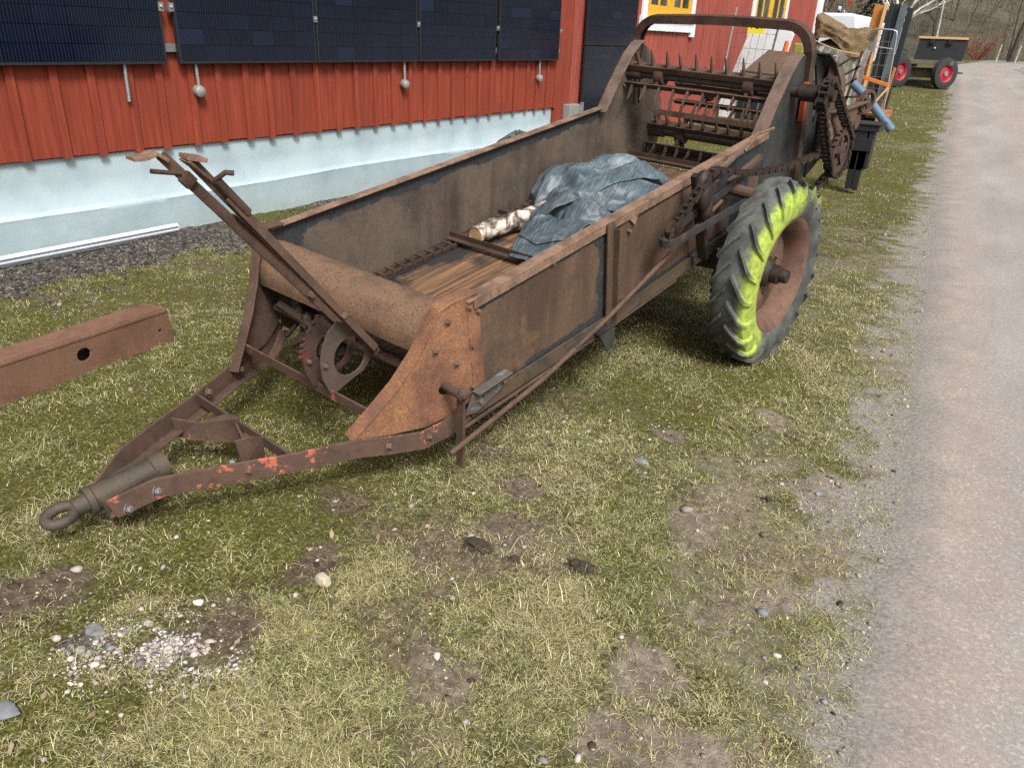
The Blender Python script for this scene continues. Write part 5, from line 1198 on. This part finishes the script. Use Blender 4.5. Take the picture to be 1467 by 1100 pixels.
b = MB(); b.bb(-1.80, -1.56, 10.0, 10.03, .50, .64); b.bb(-1.78, -1.60, 10.02, 10.06, .28, .5); b.build('rib_panel', MAT['black'], o, bevel=.004)
b = MB(); b.tube([(-1.86, 9.97, .62), (-1.90, 9.96, .56), (-1.87, 9.96, .48), (-1.82, 9.96, .43)], .006, 6); tag(b.build('twine', plain('blue_twine', '#5fb4c4', .6), None, (-1.86, 9.97, .5)), 'bit of turquoise twine hanging by the black stand', 'twine')
# angular rusty scrap in front of the cage
b = MB()
for p, q in (((-2.55, 12.9, .55), (-2.42, 12.9, 1.55)), ((-2.9, 12.9, 1.02), (-2.40, 12.9, 1.35)), ((-2.72, 12.9, .95), (-2.42, 12.9, 1.18)), ((-2.6, 12.9, .9), (-2.25, 12.9, .95)), ((-2.55, 12.9, 1.45), (-2.75, 12.9, 1.3))): b.bar(p, q, .03, .03)
for x in (-2.55, -2.3): b.bar((x, 12.9, .92), (x - .05, 12.9, zt_(x, 12.9) - .02), .03, .03)
b.bar((-2.3, 12.9, .95), (-2.3, 13.3, .05), .03, .03)
tag(b.build('scrap_frame', MAT['rust_dark'], None, (-2.5, 12.9, .1)), 'rusty iron scrap frame of welded bars in front of the cage trolley', 'scrap frame')
# mesh fence panel, white board panel, sign and striped post by the wall
o = thing('white_board_panel', (-5.0, 16.3, .2), 'large white board panel with a slanting left edge leaning by the barn wall', 'white panel')
b = MB(); b.prism([(-5.72, 16.4, .18), (-4.62, 16.4, .16), (-4.40, 16.4, 1.62), (-4.36, 16.4, 1.76), (-4.55, 16.4, 1.98), (-5.15, 16.4, 2.05)], (0, .06, 0)); b.build('board', MAT['white'], o, bevel=.01)
b = MB(); b.bb(-5.25, -4.66, 16.36, 16.40, .18, .60); b.build('dark_base', MAT['charcoal'], o)
o = thing('mesh_panel', (-5.0, 16.0, .2), 'wire mesh fence panel with a pale pole in front of the white panel', 'mesh panel')
b = MB(); b.cyl((-5.56, 15.98, .16), (-5.41, 15.98, 2.2), .022, 8); b.build('pole', MAT['conduit'], o, smooth=50)
b = MB(); b.cyl((-4.74, 16.0, .2), (-4.53, 16.0, 2.2), .02, 8); b.build('pole', MAT['charcoal_edge'], o, smooth=50)
b = MB()
for k in range(1, 6): x0 = -5.56 + .82 * k / 6; b.cyl((x0, 15.99, .25), (x0 + .16, 15.99, 2.2), .004, 4)
for k in range(7): z = .4 + .27 * k; b.cyl((-5.53 + .06 * (z - .4), 15.99, z + .02), (-4.72 + .1 * (z - .4), 15.99, z), .004, 4)
b.build('wire_mesh', MAT['charcoal_edge'], o)
b = MB(); b.bb(-5.57, -5.46, 15.93, 16.01, .98, 1.08); b.build('clamp', MAT['black'], o, bevel=.005)
o = thing('yellow_sign', (-4.95, 15.9, 1.8), 'small yellow sign with black letters hanging on the mesh panel', 'sign')
b = MB(); b.bb(-5.12, -4.80, 15.935, 15.945, 1.75, 2.02); b.build('plate', MAT['sign_yellow'], o)
def text(body, size, loc, mat, parent, name='lettering', rot=(R(90), 0, 0)):
    c = bpy.data.curves.new(name, 'FONT'); c.body = body; c.size = size; c.extrude = .001; tmp = bpy.data.objects.new('lettering_curve', c); COL.objects.link(tmp)
    bpy.context.view_layer.update(); me = bpy.data.meshes.new_from_object(tmp.evaluated_get(bpy.context.evaluated_depsgraph_get())); bpy.data.objects.remove(tmp)
    ob = bpy.data.objects.new(name, me); COL.objects.link(ob); me.materials.clear(); me.materials.append(mat); ob.parent = parent
    ob.location = V(*loc) - WORLD[parent.name]; ob.rotation_euler = rot; return ob
text('TOR', .16, (-5.10, 15.932, 1.84), MAT['ink'], o)
o = thing('marker_post', (-3.6, 13.0, .13), 'red and white striped marker post with an orange collar beside the cloth heap', 'marker post')
b = MB(); b.cyl((-3.66, 13, .1), (-3.56, 13, 1.36), .05, 14); b.build('tube', MAT['white'], o, smooth=50)
for k in range(3): b = MB(); z = .35 + .36 * k; b.cyl((-3.66 + .1 * (z - .1) / 1.26, 13, z), (-3.66 + .1 * (z + .17) / 1.26, 13, z + .18), .0525, 14); b.build('red_band', plain('post_red', '#b8413c', .5), o, smooth=50)
b = MB(); b.cyl((-3.562, 13, 1.34), (-3.558, 13, 1.42), .062, 14); b.cyl((-3.558, 13, 1.42), (-3.54, 13, 1.64), .045, 14, .03); b.build('collar', plain('post_orange', '#c8662c', .5), o, smooth=40)

# ------------------------------------------------------------ flatbed trailer by the track
o = thing('flatbed_trailer', (-3.2, 28.4, zt_(-3.2, 28.4)), 'old flatbed trailer with a black tailboard and red wheel rims beside the track', 'trailer')
zl = lambda x, y: zt_(x, y)
ty0 = 27.6
b = MB(); b.bb(-4.30, -2.62, 27.9, 31.2, 1.24, 1.31); b.bb(-4.30, -2.62, 27.86, 27.9, 1.20, 1.32); b.build('bed', MAT['wood_grey'], o, bevel=.006)
b = MB(); b.prism([(-3.88, 29.0, 1.315), (-2.52, 29.0, 1.315), (-2.47, 29.06, 1.92), (-3.83, 29.06, 1.92)], (0, .05, 0))
tb = b.build('tailboard', MAT['blackboard'], o, bevel=.006)
b = MB(); b.bb(-3.87, -2.50, 29.02, 29.14, 1.923, 1.985); b.build('top_rail', MAT['wood_pale'], tb)
for x in (-3.45, -2.95): b = MB(); b.bb(x - .06, x + .06, 28.97, 29.02, 1.78, 1.92); b.build('hinge', MAT['black'], tb)
b = MB(); b.ball((-3.35, 28.99, 1.66), .025, 8); b.build('bolt', MAT['white'], tb)
b = MB()
for x in (-4.05, -2.95): b.bb(x - .05, x + .05, 27.95, 31.1, 1.08, 1.236)
b.bb(-4.05, -2.95, 28.3, 28.4, 1.0, 1.1); b.bb(-3.9, -3.1, 28.2, 28.3, .86, 1.0); b.bar((-4.0, 28.2, .82), (-2.75, 28.2, .86), .06, .05); b.bar((-4.0, 28.25, 1.0), (-2.8, 28.25, 1.02), .05, .05); b.build('chassis', MAT['wood_grey'], o)
b = MB(); b.bar((-2.7, 28.3, 1.0), (-2.35, 28.3, 1.0), .05, .04); b.build('hitch_pin', MAT['rust_dark'], o)
def twheel(x, y, yaw, r):
    c = V(x, y, zl(x, y) + r - .01); ax = V(math.cos(yaw), math.sin(yaw), 0)
    b = MB(); b.lathe([(r * .55, -.09), (r * .8, -.105), (r * .97, -.08), (r, 0), (r * .97, .08), (r * .8, .105), (r * .55, .09)], c, ax, 32); w = b.build('wheel', MAT['rubber_far'], o, smooth=40)
    b = MB(); b.lathe([(r * .56, .085), (r * .50, .07), (r * .45, .015), (r * .34, .04), (r * .2, .035), (0, .035)], c, ax, 24); b.lathe([(r * .56, -.08), (r * .3, -.03), (0, -.03)], c, ax, 24); b.build('rim', MAT['redrim'], w, smooth=40)
    b = MB(); b.lathe([(0, .085), (r * .15, .08), (r * .16, .04)], c, ax, 12); b.build('hub', MAT['zinc'], w)
twheel(-2.80, 27.9, R(-38), .44); twheel(-4.0, 27.5, R(-30), .45); twheel(-3.18, 30.6, R(-6), .44); twheel(-4.45, 30.6, R(-6), .44)

# white vehicles behind the heap
def van(x, y, label, L, Wd, z1, yaw=0):
    zb = zt_(x, y); o = thing('white_van', (x, y, zb), label, 'van')
    b = MB(); q = lambda z, k: [(x - Wd / 2 + k, y, z), (x + Wd / 2 - k, y, z), (x + Wd / 2 - k, y + L, z), (x - Wd / 2 + k, y + L, z)]
    lv_ = [(zb + .35, .0), (zb + 1.2, .0), (z1 - .35, .07), (z1 - .10, .13), (z1, .30)]
    vs = [p for z, k in lv_ for p in q(z, k)]; b.add(vs, [(i * 4 + k, i * 4 + (k + 1) % 4, (i + 1) * 4 + (k + 1) % 4, (i + 1) * 4 + k) for i in range(4) for k in range(4)] + [(0, 1, 2, 3), (16, 17, 18, 19)])
    bd = b.build('body', MAT['white_body'], o, bevel=.28, smooth=60); bd.modifiers[0].segments = 5; bd.modifiers[0].angle_limit = R(25)
    b = MB(); b.prism([(x - Wd / 2 + .25, y - .01, zb + 1.2), (x + Wd / 2 - .25, y - .01, zb + 1.2), (x + Wd / 2 - .32, y + .06, z1 - .5), (x - Wd / 2 + .32, y + .06, z1 - .5)], (0, -.01, 0)); b.build('window', MAT['glass'], o)
    for dx in (-1, 1):
        for yy in (y + .7, y + L - .8): b = MB(); b.lathe([(.02, -.1), (.33, -.1), (.33, .1), (.02, .1)], (x + dx * (Wd / 2 - .12), yy, zb + .32), (1, 0, 0), 20); b.build('wheel', MAT['rubber_far'], o)
van(-7.15, 32, 'white rounded van partly hidden behind the jute covered heap', 4.5, 1.75, 2.68)
van(-7.45, 41, 'second white van showing between the jute heap and the orange board', 4.0, 1.6, 2.62)
# far cottage
o = thing('cottage', (-18.3, 82, 1.2), 'small distant cottage with a white gable and a red chimney', 'cottage')
b = MB(); b.prism([(-20.2, 82, 1.0), (-16.6, 82, 1.0), (-16.6, 82, 3.6), (-18.4, 82, 4.75), (-20.2, 82, 3.6)], (0, 7, 0)); b.build('wall', plain('grey_cottage', '#8b8f92', .8), o)
b = MB()
for s in (-1, 1): b.prism([(-18.4, 81.7, 4.78), (-18.4, 81.7, 4.98), (-18.4 + s * 2.1, 81.7, 3.62), (-18.4 + s * 2.1, 81.7, 3.42)], (0, 7.6, 0))
rf = b.build('roof', MAT['white'], o); b = MB(); b.bb(-18.0, -17.5, 84, 84.6, 4.4, 5.5); b.build('chimney', MAT['red2'], rf)

# ------------------------------------------------------------ hill, woods, trees
def hill_z(x, y): return terr(x, 62) + .0 * x + .30 * np.maximum(0, y - 72) + .002 * np.maximum(0, y - 72) ** 2 + 1.2 * (fbm(x * .06, y * .06, 701) - .5) * np.clip((y - 72) / 20, 0, 1)
hx = np.linspace(-130, 110, 90); hy = np.linspace(70, 150, 50); HXm, HYm = np.meshgrid(hx, hy, indexing='ij')
hz = hill_z(HXm, HYm) - .35 * (HYm < 71.7)
Kh = np.arange(HXm.size).reshape(HXm.shape)
m = MT('leaf_litter'); f = m.noise(.25, 6); g = m.noise(1.6, 5)
hm = m.done(m.mix(.5, m.ramp(f, [(.3, '#4a463a'), (.5, '#625e4e'), (.7, '#767260')]), m.ramp(g, [(.3, '#3c382c'), (.7, '#988c74')]), 'OVERLAY'), 1.)
hl = big_mesh('hill', np.stack([HXm.ravel(), HYm.ravel(), hz.ravel()], 1), np.stack([Kh[:-1, :-1], Kh[1:, :-1], Kh[1:, 1:], Kh[:-1, 1:]], -1).reshape(-1, 4), hm); hl['kind'] = 'structure'
def branchy(b, p, d, L, r, depth, q, spread=.5, n=4, kids=(2, 3), up=.15):
    pts = [V(*p)]; rs = [r]; dd = nrm(d)
    for i in range(n): dd = nrm(dd + V(q.gauss(0, .10), q.gauss(0, .10), q.gauss(up * .4, .06))); pts.append(pts[-1] + dd * L / n); rs.append(r * (1 - .62 * (i + 1) / n))
    b.tube(pts, rs, 5 if depth > 1 else 3, False)
    if depth <= 0: return
    for k in range(q.randint(*kids) + (2 if depth == 1 else 1)):
        i = q.randint(max(1, n // 3), n); e = nrm(dd + V(q.gauss(0, spread), q.gauss(0, spread), q.gauss(.05, spread * .6)))
        branchy(b, pts[i], e, L * q.uniform(.45, .7), rs[i] * q.uniform(.5, .75), depth - 1, q, spread, n, kids, up)
def tree(name, x, y, z, h, r, mt, mc, label, sd, cat='tree', grp=None, lean=0, depth=3, first=.3, nb=14, spread=.55):
    q = random.Random(sd); o = thing(name, (x, y, z), label, cat, grp); b = MB(); pts = []; rs = []
    for i in range(9): t = i / 8; pts.append((x + lean * h * t ** 1.3 + q.gauss(0, .02 * h * .3), y + q.gauss(0, .01 * h), z - .3 + (h + .3) * t)); rs.append(r * (1 - .85 * t) + .01)
    b.tube(pts, rs, 8); b.build('trunk', mt, o, smooth=60)
    b = MB()
    for k in range(nb):
        t = first + (1 - first) * (k + q.random()) / nb; i = min(int(t * 8), 7); f_ = t * 8 - i; p = V(*pts[i]) * (1 - f_) + V(*pts[i + 1]) * f_; a = q.uniform(0, 6.28); e = V(math.cos(a), math.sin(a), q.uniform(.2, .9))
        branchy(b, p, e, h * .36 * (1.15 - .7 * t), rs[i] * .5, depth - 1, q, spread)
    b.build('crown', mc, o); return o
GR = 'bare trees in the wood beyond the track'
LB = 'bare grey trunked tree in the brown wood beyond the track'
q = random.Random(21); k = 0
for i in range(26):
    x, y = q.uniform(-30, 6), q.uniform(70, 92); z = float(hill_z(np.array([x]), np.array([max(y, 72.)]))[0])
    tree('bare_tree', x, y, z, q.uniform(9, 15), q.uniform(.10, .22), MAT[q.choice(['bark', 'bark2'])], MAT['twig'], LB, 100 + i, 'bare tree', GR, q.uniform(-.08, .08), 3, .12, 16)
tree('leaning_tree', -2.6, 66, 1.2, 15, .34, MAT['bark'], MAT['twig'], 'thick dark bare tree leaning right near the photo edge behind the fence posts', 301, 'bare tree', None, .16, 3, .25, 14)
tree('leaning_tree', -1.9, 68, 1.2, 14, .16, MAT['post'], MAT['twig'], 'slender pale leaning trunk right of the thick dark leaning tree', 302, 'bare tree', None, .2, 2, .4, 8)
tree('birch_tree', -8.3, 70, 1.3, 12, .07, MAT['birch_tree'], MAT['twig'], 'thin white birch trunk in the wood above the trailer tailboard', 303, 'birch', None, .03, 2, .45, 10)
tree('birch_tree', -14.5, 80, 3.2, 12, .09, MAT['birch_tree'], MAT['twig'], 'white birch trunk at the wood edge between the van and the conifer', 304, 'birch', None, -.02, 2, .45, 10)
# garden tree with white limbs behind the boards
o = thing('white_limbed_tree', (-6.9, 45, 1.0), 'small bare tree with spreading white limbs behind the upright boards', 'bare tree'); q = random.Random(8)
b = MB(); b.tube([(-6.9, 45, .8), (-6.95, 45, 2.0), (-7.0, 45, 3.0)], [.16, .13, .11], 8); b.build('trunk', MAT['birch_tree'], o, smooth=60)
b = MB()
for e, L, r in (((-.75, .1, .45), 2.4, .07), ((-.3, .2, .9), 2.2, .08), ((.25, -.2, 1.), 2.0, .07), ((.85, .1, .75), 2.6, .07), ((.7, -.3, .4), 2.2, .05), ((-.5, -.3, .8), 2, .05)): branchy(b, (-7.0, 45, 2.7), e, L, r, 2, q, .35, 5, (1, 2), .1)
b.build('crown', MAT['birch_tree'], o)
# conifers
def conifer(x, y, z, h, rad, sd, label):
    q = np.random.default_rng(sd); o = thing('fir_tree', (x, y, z), label, 'fir tree'); b = MB(); b.tube([(x, y, z - .3), (x, y, z + h)], [.2, .02], 7); b.build('trunk', MAT['bark2'], o)
    b = MB()
    for k in range(3400):
        t = q.random() ** 1.3; a = q.random() * 6.283; r = rad * (1 - t) * (.35 + .65 * q.random() ** .5) * (1 + .25 * math.sin(5 * a + 9 * t)); c = V(x + r * math.cos(a), y + r * math.sin(a), z + .3 + h * t - .25 * r); d = nrm(V(math.cos(a), math.sin(a), -.35 + .3 * q.normal())); s = nrm(np.cross(d, V(0, 0, 1))); l = .22 + .25 * q.random()
        b.add([c - s * .06, c + s * .06, c + d * l + s * .02 + V(0, 0, -.05), c + d * l - s * .02], [(0, 1, 2, 3)])
    b.build('crown', MAT['needles'], o)
conifer(-11.0, 62, 1.1, 11, 1.7, 5, 'dark fir tree behind the upright boards')
# red-twigged shrub and fence posts
q = random.Random(4); o = thing('shrub', (-5.0, 68, 1.2), 'low reddish brown shrub by the bend of the track', 'shrub'); b = MB()
for k in range(22): a = q.uniform(0, 6.28); branchy(b, (-5.0 + .2 * math.cos(a), 68 + .2 * math.sin(a), 1.15), (math.cos(a) * .7, math.sin(a) * .7, q.uniform(.4, 1.2)), q.uniform(1, 1.7), .03, 2, q, .5, 3, (2, 3))
b.build('twigs', MAT['twig_red'], o)
fence = [(-6.6, 64.5), (-3.62, 62.2), (-2.35, 60.5), (-.2, 66.0)]
for i, (x, y) in enumerate(((-3.55, 63.6), (-2.38, 61.6))):
    z = zt_(x, y); b = MB(); b.tube([(x, y, z - .1), (x + .10, y, z + 1.05)], [.055, .045], 8)
    tag(b.build('fence_post', MAT['post'], None, (x, y, z)), ['pale fence post left of its neighbour at the far bend', 'pale fence post nearest the right photo edge at the far bend'][i], 'fence post', 'fence posts at the bend')
b = MB()
for h_ in (.55, .9): b.tube([(-14, 70, zt_(-14, 70) + h_), (-3.5, 63.6, zt_(-3.5, 63.6) + h_), (-2.33, 61.6, zt_(-2.3, 61.6) + h_), (9, 70, zt_(9, 70) + h_)], .008, 4)
tag(b.build('fence_wire', MAT['zinc'], None, (-3, 63, 1.5)), 'thin wires strung between the pale fence posts', 'fence wire')
# undergrowth and the far wood that reads as one brown mass
b = MB(); q = random.Random(77)
for i in range(1500):
    x, y = q.uniform(-60, 28), 71 + 45 * q.random() ** 1.4; z = float(hill_z(np.array([x]), np.array([y]))[0]); h = q.uniform(2.5, 8); lx = q.gauss(0, .10); r = q.uniform(.02, .055) * (1 + (y - 71) / 40)
    b.tube([(x, y, z - .2), (x + lx * h * .5, y, z + h * .5), (x + lx * h, y + q.gauss(0, .3), z + h)], [r, r * .7, r * .25], 3, False)
    for k in range(7):
        t = q.uniform(.15, .95); a = q.uniform(0, 6.28); l = h * q.uniform(.15, .35); p = V(x + lx * h * t, y, z + h * t); e = p + V(math.cos(a) * l * .6, math.sin(a) * l * .6, l * .8); b.tube([p, (p + e) / 2 + V(q.gauss(0, .06), 0, -.05), e], [r * .5, r * .35, r * .15], 3, False)
wd = b.build('woodland', MAT['twig'], None, (0, 80, 5)); wd['kind'] = 'stuff'; wd['label'] = 'brown leafless wood and undergrowth on the slope'
